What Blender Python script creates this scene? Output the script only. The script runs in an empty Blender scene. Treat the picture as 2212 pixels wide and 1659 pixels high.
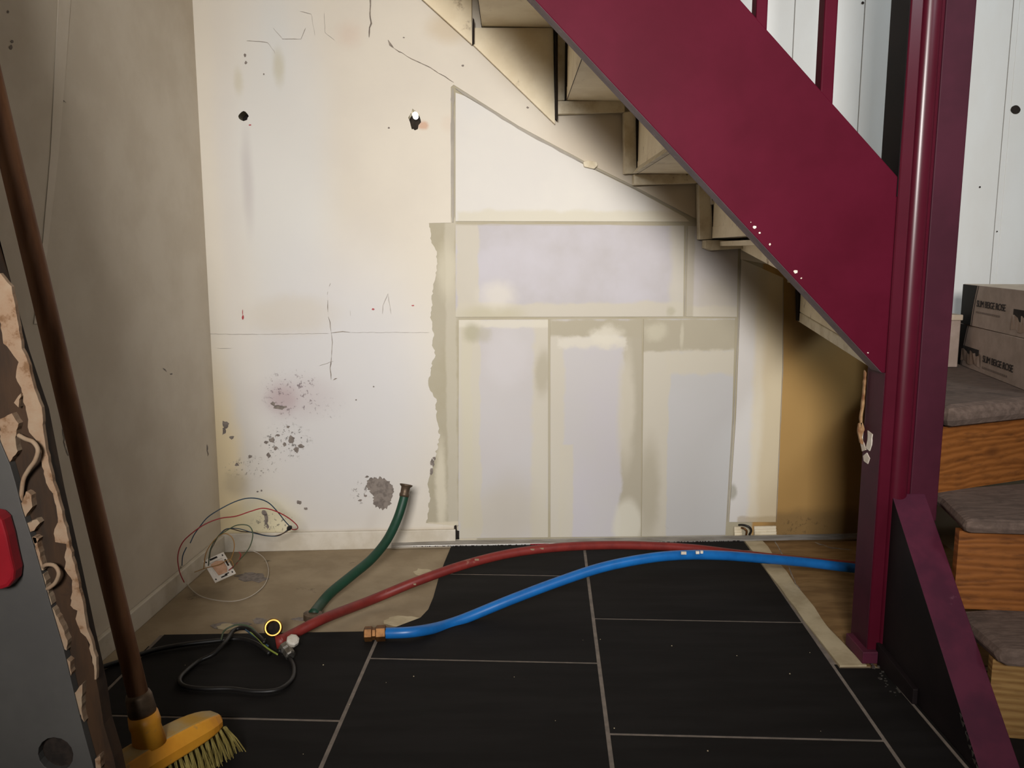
import bpy, bmesh, math, random
from mathutils import Vector, Matrix, geometry
random.seed(7)
C = bpy.context.scene.collection
# ------------------------------------------------------------------ camera, world, lights, exposure
F, HC, PT = 1850.0, 0.8, math.radians(8.8)
cam_d = bpy.data.cameras.new('camera'); cam = bpy.data.objects.new('camera', cam_d); C.objects.link(cam)
cam_d.sensor_width = 36; cam_d.lens = 36*F/2212; cam_d.clip_start = 0.02
cam.location = (0, 0, HC); cam.rotation_euler = (math.pi/2-PT, 0, 0)
bpy.context.scene.camera = cam
w = bpy.data.worlds.new('world'); bpy.context.scene.world = w; w.use_nodes = True
w.node_tree.nodes['Background'].inputs[0].default_value = (1.0, 0.95, 0.88, 1)
w.node_tree.nodes['Background'].inputs[1].default_value = 0.09
vs = bpy.context.scene.view_settings
vs.view_transform = 'Standard'; vs.look = 'None'; vs.gamma = 1; vs.use_curve_mapping = False; vs.exposure = 0
def area(name, loc, target, size, power, col, sy=None):
    l = bpy.data.lights.new(name, 'AREA'); l.size = size; l.energy = power; l.color = col
    if sy: l.shape = 'RECTANGLE'; l.size_y = sy
    o = bpy.data.objects.new(name, l); C.objects.link(o); o.location = loc
    o.rotation_euler = (Vector(target)-Vector(loc)).to_track_quat('-Z', 'Y').to_euler(); return o
key = area('window_light', (-0.12, -1.25, 1.42), (0.10, 2.3, 0.78), 0.5, 15.5, (1.0, 0.965, 0.925))
key.data.spread = math.radians(58)
area('stair_window_light', (1.75, -0.6, 2.4), (1.3, 2.3, 1.5), 0.5, 8.5, (0.85, 0.94, 1.0)).data.spread = math.radians(80)
area('ceiling_light', (0.25, 1.15, 2.6), (0.25, 1.9, 0), 0.35, 1.0, (1.0, 0.84, 0.66))

def ray(x, y):
    a = (x-1106)/F; b = -(y-829.5)/F; c, s = math.cos(PT), math.sin(PT)
    return Vector((a, c+b*s, -s+b*c))
def FZ(x, y, z=0.0):
    d = ray(x, y); t = (z-HC)/d.z; return Vector((d.x*t, d.y*t, z))
def PY(x, y, Y):
    d = ray(x, y); t = Y/d.y; return Vector((d.x*t, Y, HC+d.z*t))
WL, WR = FZ(480, 1186), FZ(1850, 1155)
wdir = (WR-WL).normalized(); wn = Vector((wdir.y, -wdir.x, 0))      # towards the room
def PW(x, y, off=0.0):
    d = ray(x, y); o = WL+wn*off; t = (o-Vector((0, 0, HC))).dot(wn)/d.dot(wn)
    return Vector((0, 0, HC))+d*t
def WX(X, Z, off=0.0):
    k = (X-WL.x)/wdir.x; p = WL+wdir*k+wn*off; return Vector((p.x, p.y, Z))
L0, L1 = Vector((-0.788, 2.233, 0)), Vector((-0.826, 1.602, 0))
ldir = (L1-L0).normalized(); ln = Vector((-ldir.y, ldir.x, 0))
if ln.x < 0: ln = -ln
def PL(x, y, off=0.0):
    d = ray(x, y); o = L0+ln*off; t = (o-Vector((0, 0, HC))).dot(ln)/d.dot(ln)
    return Vector((0, 0, HC))+d*t

# ------------------------------------------------------------------ colours and materials
def lin(h):
    h = h.lstrip('#'); r = []
    for i in (0, 2, 4):
        v = int(h[i:i+2], 16)/255; r.append(v/12.92 if v <= .04045 else ((v+.055)/1.055)**2.4)
    return (*r, 1)
class NT:
    def __init__(s, m): s.t = m.node_tree; s.n = s.t.nodes; s.l = s.t.links
    def new(s, k, **kw):
        n = s.n.new(k)
        for a, v in kw.items(): setattr(n, a, v)
        return n
    def put(s, sock, v):
        if isinstance(v, bpy.types.NodeSocket): s.l.new(v, sock)
        elif v is not None: sock.default_value = v
    def m(s, op, a, b=None, c=None):
        n = s.new('ShaderNodeMath', operation=op); s.put(n.inputs[0], a)
        if b is not None: s.put(n.inputs[1], b)
        if c is not None: s.put(n.inputs[2], c)
        return n.outputs[0]
    def noise(s, vec, scale, detail=4, rough=.6, dist=0):
        n = s.new('ShaderNodeTexNoise'); s.put(n.inputs['Vector'], vec)
        n.inputs['Scale'].default_value = scale; n.inputs['Detail'].default_value = detail
        n.inputs['Roughness'].default_value = rough; n.inputs['Distortion'].default_value = dist
        return n.outputs['Fac']
    def step(s, v, a, b):
        n = s.new('ShaderNodeMapRange', interpolation_type='SMOOTHSTEP'); s.put(n.inputs[0], v)
        n.inputs[1].default_value = a; n.inputs[2].default_value = b; return n.outputs[0]
    def mix(s, f, a, b, mode='MIX'):
        n = s.new('ShaderNodeMix', data_type='RGBA', blend_type=mode)
        s.put(n.inputs[0], f); s.put(n.inputs[6], a); s.put(n.inputs[7], b); return n.outputs[2]
    def coord(s, sc=(1, 1, 1), kind='Object'):
        t = s.new('ShaderNodeTexCoord'); mp = s.new('ShaderNodeMapping'); mp.inputs['Scale'].default_value = sc
        s.l.new(t.outputs[kind], mp.inputs[0]); return mp.outputs[0]
    def bump(s, h, strength, dist=.002):
        n = s.new('ShaderNodeBump'); n.inputs['Strength'].default_value = strength
        n.inputs['Distance'].default_value = dist; s.put(n.inputs['Height'], h); return n.outputs[0]
def base(name, rough=.6, metal=0, spec=.5):
    m = bpy.data.materials.new(name); m.use_nodes = True; b = m.node_tree.nodes['Principled BSDF']
    b.inputs['Roughness'].default_value = rough; b.inputs['Metallic'].default_value = metal
    b.inputs['Specular IOR Level'].default_value = spec
    return m, NT(m), b
def mat(name, col, col2=None, rough=.6, metal=0, spec=.4, scale=20, stretch=(1, 1, 1), detail=5, lo=.35, hi=.65, bump=.15, dirt=None, dirtk=(.6, .7), dscale=6, coat=0):
    m, n, b = base(name, rough, metal, spec); c = n.coord(stretch)
    f = n.noise(c, scale, detail)
    out = n.mix(n.step(f, lo, hi), lin(col), lin(col2 or col))
    if dirt:
        g = n.noise(n.coord(), dscale, 8, .7); out = n.mix(n.step(g, *dirtk), out, lin(dirt))
    n.put(b.inputs['Base Color'], out)
    if bump: n.put(b.inputs['Normal'], n.bump(f, bump))
    b.inputs['Coat Weight'].default_value = coat
    return m
M = {}
M['burgundy'] = mat('burgundy_paint', '490b1c', '520f22', rough=.5, spec=.05, scale=5, lo=.3, hi=.7, bump=.05, dirt='6e2f22', dirtk=(.66, .8), dscale=4)
M['burgundy_gloss'] = mat('burgundy_glossy_paint', '460b1b', '4f0f21', rough=.3, spec=.45, scale=5, lo=.3, hi=.7, bump=.04)
M['burgundy_matt'] = mat('burgundy_worn_paint', '531d31', '43172a', spec=.25, rough=.6, scale=14, bump=.1, dirt='7c5560', dirtk=(.64, .74), dscale=16)
M['burgundy_shaded'] = mat('burgundy_shaded_paint', '3c1120', '451626', spec=.2, rough=.6, scale=9, bump=.06, dirt='6a4650', dirtk=(.7, .8), dscale=18)  # darker copy of the burgundy, with the post's shade in the colour
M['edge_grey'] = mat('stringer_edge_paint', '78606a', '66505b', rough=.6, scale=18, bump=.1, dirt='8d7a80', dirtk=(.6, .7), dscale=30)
M['shade_black'] = mat('shade_black_paint', '1c1516', '151011', spec=.15, rough=.6, scale=10, bump=.05, dirt='2b2325', dirtk=(.66, .76), dscale=12)  # shade on left-facing post and kick panel sides put into the colour
M['cream'] = mat('aged_cream_paint', 'efe2c6', 'dfcfb0', rough=.65, scale=9, lo=.35, hi=.7, bump=.12, dirt='8d7454', dirtk=(.6, .72), dscale=11)
M['cream_light'] = mat('cream_batten_paint', 'e0d5bd', 'c9ba9c', rough=.6, scale=26, lo=.4, hi=.7, bump=.2, dirt='6e5a41', dirtk=(.66, .72), dscale=34)
M['gap'] = mat('dark_gap', '1d130d', rough=.9, bump=0)
M['tile'] = mat('anthracite_tile', '171514', '1d1b1a', rough=.75, spec=.12, scale=4, stretch=(1, 6, 1), bump=.22, dirt='2a2826', dirtk=(.66, .86), dscale=13)
M['grout'] = mat('grey_grout', '7f746a', '6d645c', rough=.9, scale=40, bump=.3)
M['screed'] = mat('sandy_screed', '9c8b71', '8a7960', rough=.85, scale=7, bump=.25, dirt='5d503f', dirtk=(.62, .7), dscale=9)
M['strip'] = mat('pale_mortar_edge', 'c0b294', 'ab9c7e', rough=.8, scale=16, bump=.2)
M['subfloor'] = mat('brown_subfloor', '8c6e46', '755834', rough=.7, scale=9, stretch=(1, 4, 1), bump=.2, dirt='3b2a18', dirtk=(.62, .7), dscale=9)
M['skirting'] = mat('skirting_paint', 'd0c8ba', 'beb4a2', rough=.55, scale=12, bump=.1, dirt='9c8d72', dirtk=(.68, .76), dscale=14)
M['leftwall'] = mat('left_wall_paint', 'd0c5b4', 'c7bba9', rough=.8, scale=6, bump=.05, dirt='8c7f6c', dirtk=(.70, .80), dscale=7)
M['ridge'] = mat('left_wall_ridge_paint', 'd8cdbd', 'cfc3b1', rough=.7, scale=6, bump=.05)  # left wall colour lightened: the ridge's catch of light is painted in
M['plank'] = mat('white_panel_boards', 'd9d9d6', 'd4d2cd', rough=.5, scale=3, stretch=(2, 2, .8), bump=.02, dirt='b9ab98', dirtk=(.74, .84), dscale=5)
def wood(name, a, bcol, dark, scale=3.2, axis=(1, 1, 9), rough=.55, knots=True):
    m, n, b = base(name, rough, 0, .35)
    c = n.coord(axis); wv = n.new('ShaderNodeTexWave', wave_type='BANDS', bands_direction='Z')
    n.put(wv.inputs['Vector'], c); wv.inputs['Scale'].default_value = scale; wv.inputs['Distortion'].default_value = 11
    wv.inputs['Detail'].default_value = 3; wv.inputs['Detail Scale'].default_value = .9
    f = wv.outputs['Fac']; o = n.mix(f, lin(bcol), lin(a))
    g = n.noise(c, 18, 6); o = n.mix(n.m('MULTIPLY', n.step(g, .45, .75), .5), o, lin(dark))
    if knots:
        v = n.new('ShaderNodeTexVoronoi'); n.put(v.inputs['Vector'], n.coord((5.5, 5.5, 9))); v.inputs['Scale'].default_value = 1
        o = n.mix(n.m('MULTIPLY', n.step(v.outputs['Distance'], .22, .08), .9), o, lin(dark))
    n.put(b.inputs['Base Color'], o); n.put(b.inputs['Normal'], n.bump(f, .15)); return m
M['pine'] = wood('bare_stained_pine', '8f5728', '79461b', '32170a', 5.0, (1.2, 1.2, 5))
M['pine2'] = wood('pale_pine', '9a7848', '866338', '583418', 3.0, (1, 1, 9), knots=False)
M['carpet'] = mat('worn_tread_carpet', '6e5c52', '5a4a41', rough=.95, scale=30, stretch=(1, 5, 3), bump=.5, dirt='51433b', dirtk=(.5, .65), dscale=12)
M['handle'] = mat('dark_varnished_handle', '8a6144', '744e36', spec=.25, rough=.6, scale=16, stretch=(3, 3, .4), bump=.08, dirt='6f5138', dirtk=(.66, .76), dscale=20)
M['yellow'] = mat('yellow_broom_plastic', 'dc9a30', 'cc8826', rough=.45, scale=14, bump=.05, dirt='9c8354', dirtk=(.56, .66), dscale=22)
M['yellow_dusty'] = mat('dusty_broom_top', 'a89266', 'b08630', rough=.7, scale=18, bump=.1)
M['bristle'] = mat('straw_bristles', '9b8c50', '83743c', rough=.8, scale=60, bump=0)
M['greenhose'] = mat('dark_green_rubber', '143626', '193f2e', rough=.5, scale=30, bump=.1, dirt='74766a', dirtk=(.66, .74), dscale=26)
M['redhose'] = mat('red_brown_rubber', '7d2a24', '6e231f', rough=.5, scale=26, bump=.1, dirt='8e5d4e', dirtk=(.64, .74), dscale=22)
M['bluehose'] = mat('blue_hose_plastic', '1969b2', '175fa4', rough=.35, scale=26, bump=.04, dirt='2a5f86', dirtk=(.66, .78), dscale=9)
M['blackcable'] = mat('black_cable_rubber', '1b1918', '151313', rough=.45, scale=30, bump=.05)
M['brass'] = mat('brass', 'a98245', '8d6a33', rough=.4, metal=1, scale=30, bump=.05)
M['oldbrass'] = mat('tarnished_brass', '7b5530', '5c3c20', rough=.5, metal=.7, scale=40, bump=.2)
M['steel'] = mat('scuffed_steel', 'a8a39b', '7e7870', rough=.38, metal=.9, scale=50, bump=.15)
M['zinc'] = mat('dull_zinc', '6c5a49', '57493b', rough=.5, metal=.6, scale=50, bump=.15)
M['clear'] = mat('pale_plastic', 'c9c3b8', 'b2aa9c', rough=.3, scale=50, bump=.1)
M['alu'] = mat('aluminium_bar', 'c8c5c0', 'a9a49c', rough=.32, metal=.75, scale=12, stretch=(1, 12, 12), bump=.06)
M['ink'] = mat('black_print', '241c1a', rough=.7, bump=0)
M['inkgrey'] = mat('grey_print', '77675d', rough=.7, bump=0)
M['card'] = mat('grey_cardboard', 'a8958a', '9a887c', rough=.6, scale=24, bump=.08, dirt='b3a59c', dirtk=(.66, .8), dscale=8)
M['cardtop'] = mat('pale_cardboard', 'c9baa6', 'bba994', rough=.7, scale=24, bump=.08)
M['cardblack'] = mat('black_printed_cardboard', '161413', '100e0d', rough=.6, spec=.15, scale=24, bump=.05)
M['tape'] = mat('brown_packing_tape', '8a7567', '978375', rough=.25, scale=30, stretch=(4, 1, 1), bump=.5, spec=.6)
M['white_plastic'] = mat('white_plastic', 'd8cfc4', 'c9bfb2', rough=.5, scale=40, bump=.1, dirt='b39f8b', dirtk=(.6, .7), dscale=30)
M['plaster_pink'] = mat('pink_plaster', 'c49c80', 'b3886a', rough=.9, scale=60, bump=.5)
M['greyboard'] = mat('grey_painted_board', '4c4a47', '444240', rough=.6, scale=7, bump=.06, dirt='48433d', dirtk=(.68, .8), dscale=5)
M['barewood'] = mat('bare_brown_wood', '38230f', '261708', rough=.7, scale=12, stretch=(3, 3, .6), bump=.35, dirt='25150a', dirtk=(.55, .7), dscale=16)
M['flake'] = mat('flaking_cream_paint', '93806a', '8a6e56', rough=.85, scale=30, lo=.3, hi=.7, bump=.6, dirt='6f5238', dirtk=(.56, .66), dscale=30)
M['redplastic'] = mat('red_plastic', '8c1722', '80141e', rough=.4, scale=20, bump=.03)
M['hole'] = mat('hole_dark', '17110d', '2a211b', rough=.95, scale=60, bump=.3)
M['chip'] = mat('grey_bare_plaster', '6c635d', '857b73', rough=.9, scale=90, lo=.35, hi=.6, bump=.5)
M['chip_pink'] = mat('pinkish_stain', '9c8185', 'b09a9c', rough=.9, scale=90, bump=.3)
M['seam'] = mat('seam_grey', '9a9389', 'a59e93', rough=.9, bump=0)
M['pencil'] = mat('pencil_mark', 'aaa49d', rough=.9, bump=0)
M['crack'] = mat('crack_shadow', '6a6058', '9a8f82', rough=.95, scale=60, bump=0)
M['white_chip'] = mat('exposed_white_chip', 'e2d9cc', 'cdbfae', rough=.8, scale=40, bump=.2)
M['rawchip'] = mat('exposed_raw_wood', 'a98760', '7a5030', rough=.8, scale=40, bump=.5)
for k, h in dict(wire_blue='2d4254', wire_red='9c2a30', wire_brown='4c3a2c', wire_green='48543f', wire_white='b9aea0', wire_tan='a07846', wire_lime='7f8c3c').items():
    M[k] = mat(k, h, rough=.4, bump=0)
def light_mat():
    m, n, b = base('daylight_through_hole'); b.inputs['Emission Color'].default_value = (1, .97, .93, 1); b.inputs['Emission Strength'].default_value = 2.2
    b.inputs['Base Color'].default_value = (.8, .8, .8, 1); return m
M['daylight'] = light_mat()

def wallmat(name, col, layers, colb=None, bump=.12):
    """colour follows wall coordinates X,Z (metres); layers are stains, filler, paint tones and painted-in light and shade"""
    m, n, b = base(name, .78, 0, .25)
    tc = n.new('ShaderNodeTexCoord'); P = tc.outputs['Object']
    sx = n.new('ShaderNodeSeparateXYZ'); n.l.new(P, sx.inputs[0]); X0, Z0 = sx.outputs[0], sx.outputs[2]
    pert = {}
    def coords(amp, sc):
        k = (amp, sc)
        if k not in pert:
            t = n.new('ShaderNodeTexNoise'); n.put(t.inputs['Vector'], P); t.inputs['Scale'].default_value = sc
            t.inputs['Detail'].default_value = 6; t.inputs['Roughness'].default_value = .62
            s = n.new('ShaderNodeSeparateColor'); n.l.new(t.outputs['Color'], s.inputs[0])
            pert[k] = (n.m('MULTIPLY_ADD', n.m('SUBTRACT', s.outputs[0], .5), amp, X0), n.m('MULTIPLY_ADD', n.m('SUBTRACT', s.outputs[1], .5), amp, Z0))
        return pert[k]
    f0 = n.noise(P, 3.5, 5); out = n.mix(n.step(f0, .35, .68), lin(col), lin(colb or col))
    for kind, px, c, k, soft, amp, sc in layers:
        X, Z = coords(amp, sc); x0, y0, x1, y1 = px
        a, e = PW(x0, y0), PW(x1, y1); cx, cz, hx, hz = (a.x+e.x)/2, (a.z+e.z)/2, abs(e.x-a.x)/2, abs(a.z-e.z)/2
        dx = n.m('ABSOLUTE', n.m('SUBTRACT', X, cx)); dz = n.m('ABSOLUTE', n.m('SUBTRACT', Z, cz))
        if kind == 'r':
            d = n.m('MAXIMUM', n.m('SUBTRACT', dx, hx), n.m('SUBTRACT', dz, hz)); f = n.step(d, soft, -soft)
        else:
            u = n.m('DIVIDE', dx, hx); v = n.m('DIVIDE', dz, hz)
            d = n.m('SQRT', n.m('ADD', n.m('MULTIPLY', u, u), n.m('MULTIPLY', v, v))); f = n.step(d, 1+soft, 1-soft)
        if kind == 's':   # speckled
            f = n.m('MULTIPLY', f, n.step(n.noise(P, 95, 4, .7), .56, .64))
        out = n.mix(n.m('MULTIPLY', f, k), out, lin(c))
    n.put(b.inputs['Base Color'], out)
    n.put(b.inputs['Normal'], n.bump(n.noise(P, 60, 5), bump, .001)); return m

# ------------------------------------------------------------------ mesh helpers
def tag(o, label=None, cat=None, group=None, kind=None):
    for k, v in (('label', label), ('category', cat), ('group', group), ('kind', kind)):
        if v: o[k] = v
    return o
def thing(name, label, cat, loc, group=None):
    o = bpy.data.objects.new(name, None); C.objects.link(o); o.location = loc; o.empty_display_size = .05
    return tag(o, label, cat, group)
def wloc(o):
    v = Vector((0, 0, 0))
    while o: v += o.location; o = o.parent
    return v
def obj(name, bm, m, parent=None, smooth=False, bevel=0, loc=None, label=None, kind=None):
    bmesh.ops.recalc_face_normals(bm, faces=bm.faces[:])
    base_l = wloc(parent) if parent else Vector((0, 0, 0))
    off = Vector(loc) if loc else base_l
    for v in bm.verts: v.co -= off
    me = bpy.data.meshes.new(name); bm.to_mesh(me); bm.free()
    if smooth:
        for p in me.polygons: p.use_smooth = True
    for q in (m if isinstance(m, list) else [m]): me.materials.append(q if not isinstance(q, str) else M[q])
    o = bpy.data.objects.new(name, me); C.objects.link(o)
    if parent: o.parent = parent; o.location = off-base_l
    else: o.location = off
    if bevel:
        b = o.modifiers.new('bevel', 'BEVEL'); b.width = bevel; b.segments = 2; b.limit_method = 'ANGLE'; b.angle_limit = math.radians(40)
    return tag(o, label, kind=kind)
def prism(bm, loops, ext, mi=0):
    """outline (first loop) with holes (other loops), extruded by the vector ext"""
    if isinstance(loops[0], Vector): loops = [loops]
    e = Vector(ext); flat = [v for L in loops for v in L]; tr = geometry.tessellate_polygon([[v for v in L] for L in loops])
    a = [bm.verts.new(v) for v in flat]; b = [bm.verts.new(v+e) for v in flat]; fs = []
    for t in tr:
        for side in (a, b):
            try: fs.append(bm.faces.new([side[i] for i in t]))
            except ValueError: pass
    k = 0
    for L in loops:
        n = len(L)
        for i in range(n):
            j = (i+1) % n
            try: fs.append(bm.faces.new((a[k+i], a[k+j], b[k+j], b[k+i])))
            except ValueError: pass
        k += n
    for f in fs: f.material_index = mi
    return bm
def P(loops, ext): return prism(bmesh.new(), loops, ext)
def box(bm, lo, hi):
    x0, y0, z0 = lo; x1, y1, z1 = hi
    return prism(bm, [Vector((x0, y0, z0)), Vector((x1, y0, z0)), Vector((x1, y1, z0)), Vector((x0, y1, z0))], (0, 0, z1-z0))
def frame(d):
    d = d.normalized(); u = d.cross(Vector((0, 0, 1)));
    if u.length < 1e-3: u = d.cross(Vector((1, 0, 0)))
    u.normalize(); return u, d.cross(u).normalized()
def tube(bm, pts, r, n=12, cap=True):
    rings = []; pu = None
    for i, p in enumerate(pts):
        d = pts[min(i+1, len(pts)-1)]-pts[max(i-1, 0)]
        u, v = frame(d)
        if pu is not None:
            dn = d.normalized(); u = (pu-dn*pu.dot(dn)).normalized(); v = dn.cross(u)
        pu = u; rr = r[i] if isinstance(r, (list, tuple)) else r
        rings.append([bm.verts.new(p+(u*math.cos(2*math.pi*k/n)+v*math.sin(2*math.pi*k/n))*rr) for k in range(n)])
    for a, b in zip(rings, rings[1:]):
        for k in range(n): bm.faces.new((a[k], a[(k+1) % n], b[(k+1) % n], b[k]))
    if cap: bm.faces.new(rings[0]); bm.faces.new(rings[-1][::-1])
    return bm
def spline(pts, n=10):
    out = []; q = [pts[0]]+list(pts)+[pts[-1]]
    for i in range(1, len(q)-2):
        for k in range(n):
            t = k/n; a, b, c, d = q[i-1], q[i], q[i+1], q[i+2]
            out.append(.5*((2*b)+(c-a)*t+(2*a-5*b+4*c-d)*t*t+(3*b-a-3*c+d)*t*t*t))
    out.append(pts[-1]); return out
def lathe(bm, c, axis, prof, n=24, closed=False):
    """prof: (distance along axis, radius) list"""
    c = Vector(c); ax = Vector(axis).normalized(); u, v = frame(ax); rings = []
    for t, r in prof: rings.append([bm.verts.new(c+ax*t+(u*math.cos(2*math.pi*k/n)+v*math.sin(2*math.pi*k/n))*r) for k in range(n)])
    seq = list(zip(rings, rings[1:]))
    if closed: seq.append((rings[-1], rings[0]))
    for a, b in seq:
        for k in range(n): bm.faces.new((a[k], a[(k+1) % n], b[(k+1) % n], b[k]))
    if not closed: bm.faces.new(rings[0]); bm.faces.new(rings[-1])
    return bm
def rag(pts, step=8, amp=3, seed=1):
    """roughen a pixel polyline"""
    rd = random.Random(seed); out = []
    for (x0, y0), (x1, y1) in zip(pts, pts[1:]):
        L = math.hypot(x1-x0, y1-y0); n = max(1, int(L/step)); nx, ny = -(y1-y0)/max(L, 1e-6), (x1-x0)/max(L, 1e-6)
        for i in range(n):
            k = rd.uniform(-amp, amp) if i else 0; t = (i+(rd.uniform(-.3, .3) if i else 0))/n
            out.append((x0+(x1-x0)*t+nx*k, y0+(y1-y0)*t+ny*k))
    out.append(pts[-1]); return out
def blob(cx, cy, rx, ry, n=14, j=.35, seed=1):
    rd = random.Random(seed); return [(cx+math.cos(2*math.pi*k/n)*rx*(1+rd.uniform(-j, j)), cy+math.sin(2*math.pi*k/n)*ry*(1+rd.uniform(-j, j))) for k in range(n)]
def ribbon(bm, pts, w, f, off, th=.0006, seed=1):
    """thin drawn line along pixel points on a wall given by the function f(x, y, off)"""
    rd = random.Random(seed); L, R = [], []
    for i, (x, y) in enumerate(pts):
        a = pts[max(i-1, 0)]; b = pts[min(i+1, len(pts)-1)]; d = math.hypot(b[0]-a[0], b[1]-a[1]) or 1
        nx, ny = -(b[1]-a[1])/d, (b[0]-a[0])/d; ww = w*rd.uniform(.5, 1.2)*(0.3 if i in (0, len(pts)-1) else 1)/2
        L.append((x+nx*ww, y+ny*ww)); R.append((x-nx*ww, y-ny*ww))
    va = [bm.verts.new(f(x, y, off)) for x, y in L]; vb = [bm.verts.new(f(x, y, off)) for x, y in R]
    for i in range(len(pts)-1): bm.faces.new((va[i], va[i+1], vb[i+1], vb[i]))
    return bm
def S(o): o['kind'] = 'structure'; return o

# ------------------------------------------------------------------ the setting: floor
def px_floor(l, z=0.0): return [FZ(x, y, z) for x, y in l]
fl = S(obj('floor', box(bmesh.new(), (-1.0, -1.6, -.06), (2.0, 2.9, -.006)), 'screed'))
tile_region = px_floor([(975, 1179), (960, 1215), (947, 1250), (936, 1290), (925, 1316), (908, 1334), (868, 1349), (832, 1363), (590, 1367), (345, 1371), (300, 1416)])
tile_region += [Vector((-.815, 1.52, 0)), Vector((-.98, -1.0, 0)), Vector((1.9, -1.0, 0)), Vector((1.9, 1.50, 0)), FZ(1875, 1443), FZ(1814, 1443), FZ(1700, 1293), FZ(1602, 1164)]
def clip(sub, a, b):
    out = []; nrm = Vector((-(b-a).y, (b-a).x, 0)); n = len(sub)
    for i in range(n):
        p, q = sub[i], sub[(i+1) % n]; dp, dq = (p-a).dot(nrm), (q-a).dot(nrm)
        if dp >= 0: out.append(p)
        if dp*dq < 0: out.append(p+(q-p)*(dp/(dp-dq)))
    return out
gb = bmesh.new(); prism(gb, [Vector((v.x, v.y, -.0055)) for v in tile_region], (0, 0, .0040))
obj('grout', gb, 'grout', fl)
U, V = Vector((1, -.045, 0)).normalized(), Vector((.04, 1, 0)).normalized(); T = .457
O = Vector((.171, 1.581, 0)); g = .0038
rows = {-2: 1.36-.457*.5, -1: 1.375, 0: 1.581, 1: 1.334, 2: 1.50, 3: 1.2}
for col in range(-2, 4):
    for r in range(-6, 3):
        c0 = O+U*(T*col); by = {-2: 1.16, -1: 1.351, 0: 1.581, 1: 1.331, 2: 1.60, 3: 1.40}
        # column index: -1 is left of line B, 0 between B and A, 1 between A and C, 2 right of C
        cc = O+U*(T*(col-1)); k = col
        yb = by[k]-(1.581)+T*r
        o0 = cc+V*yb
        q = [o0+U*g+V*g, o0+U*(T-g)+V*g, o0+U*(T-g)+V*(T-g), o0+U*g+V*(T-g)]
        poly = list(tile_region)
        for i in range(4): poly = clip(poly, q[i], q[(i+1) % 4]) if poly else poly
        if len(poly) < 3: continue
        ar = abs(sum(poly[i].x*poly[(i+1) % len(poly)].y-poly[(i+1) % len(poly)].x*poly[i].y for i in range(len(poly))))/2
        if ar < .0008: continue
        cl = []
        for v in poly:
            if not cl or (v-cl[-1]).length > .0006: cl.append(v)
        dz = random.uniform(-.0005, .0003)
        bmt = bmesh.new(); prism(bmt, [Vector((v.x, v.y, -.0052)) for v in cl], (0, 0, .0052+dz))
        obj('tile', bmt, 'tile', fl)
st = px_floor(rag([(1603, 1164), (1700, 1293), (1814, 1441)], 30, 1.5, 3), -.004)+px_floor(rag([(1872, 1440), (1830, 1402), (1775, 1340), (1700, 1238), (1642, 1165)], 25, 3, 4), -.004)
obj('edge_strip', P(st, (0, 0, .0035)), 'strip', fl, label='pale mortar strip along the cut edge of the tiles')
sf = px_floor([(1642, 1165), (1700, 1238), (1775, 1340), (1872, 1440)], -.0058)+[Vector((1.2, 1.58, -.0058)), Vector((1.2, 2.3, -.0058))]
obj('subfloor', P(sf, (0, 0, .0012)), 'subfloor', fl, label='brown bare subfloor under the stairs')
sd = bmesh.new()
for i, (pts) in enumerate([[(1672, 1165), (1700, 1215), (1722, 1268)], [(1720, 1262), (1745, 1300), (1775, 1345), (1790, 1395)], [(1760, 1171), (1790, 1182), (1840, 1188)]]):
    ribbon(sd, rag(pts, 8, 1, i), 2.5, lambda x, y, o: FZ(x, y, o), -.0044, seed=i)
obj('floor_scratches', sd, 'crack', fl, kind='stuff')
# stains and remnants on the screed
bmx = bmesh.new()
for cx, cy, rx, ry, sdd in [(545, 1247, 34, 11, 1), (500, 1352, 42, 8, 3), (655, 1338, 22, 4, 4), (560, 1342, 18, 6, 8)]:
    prism(bmx, px_floor(blob(cx, cy, rx, ry, 16, .35, sdd), -.0058), (0, 0, .0008))
obj('floor_stain', bmx, 'chip', fl, kind='stuff')
bmx = bmesh.new()
for cx, cy, rx, ry, sdd in [(915, 1237, 22, 7, 5), (493, 1356, 22, 6, 9), (870, 1343, 40, 10, 6)]:
    prism(bmx, px_floor(blob(cx, cy, rx, ry, 14, .3, sdd), -.0058), (0, 0, .003))
obj('mortar_lump', bmx, 'strip', fl, kind='stuff')
bmx = bmesh.new(); rd = random.Random(5)
for i in range(26):
    x, y = rd.uniform(380, 1900), rd.uniform(1380, 1640); p = FZ(x, y, .0006)
    if 1800 < x and y > 1440: continue
    s_ = rd.uniform(.0004, .0010); box(bmx, (p.x-s_, p.y-s_, 0), (p.x+s_, p.y+s_, s_))
obj('plaster_crumbs', bmx, 'strip', fl, kind='stuff')

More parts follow.
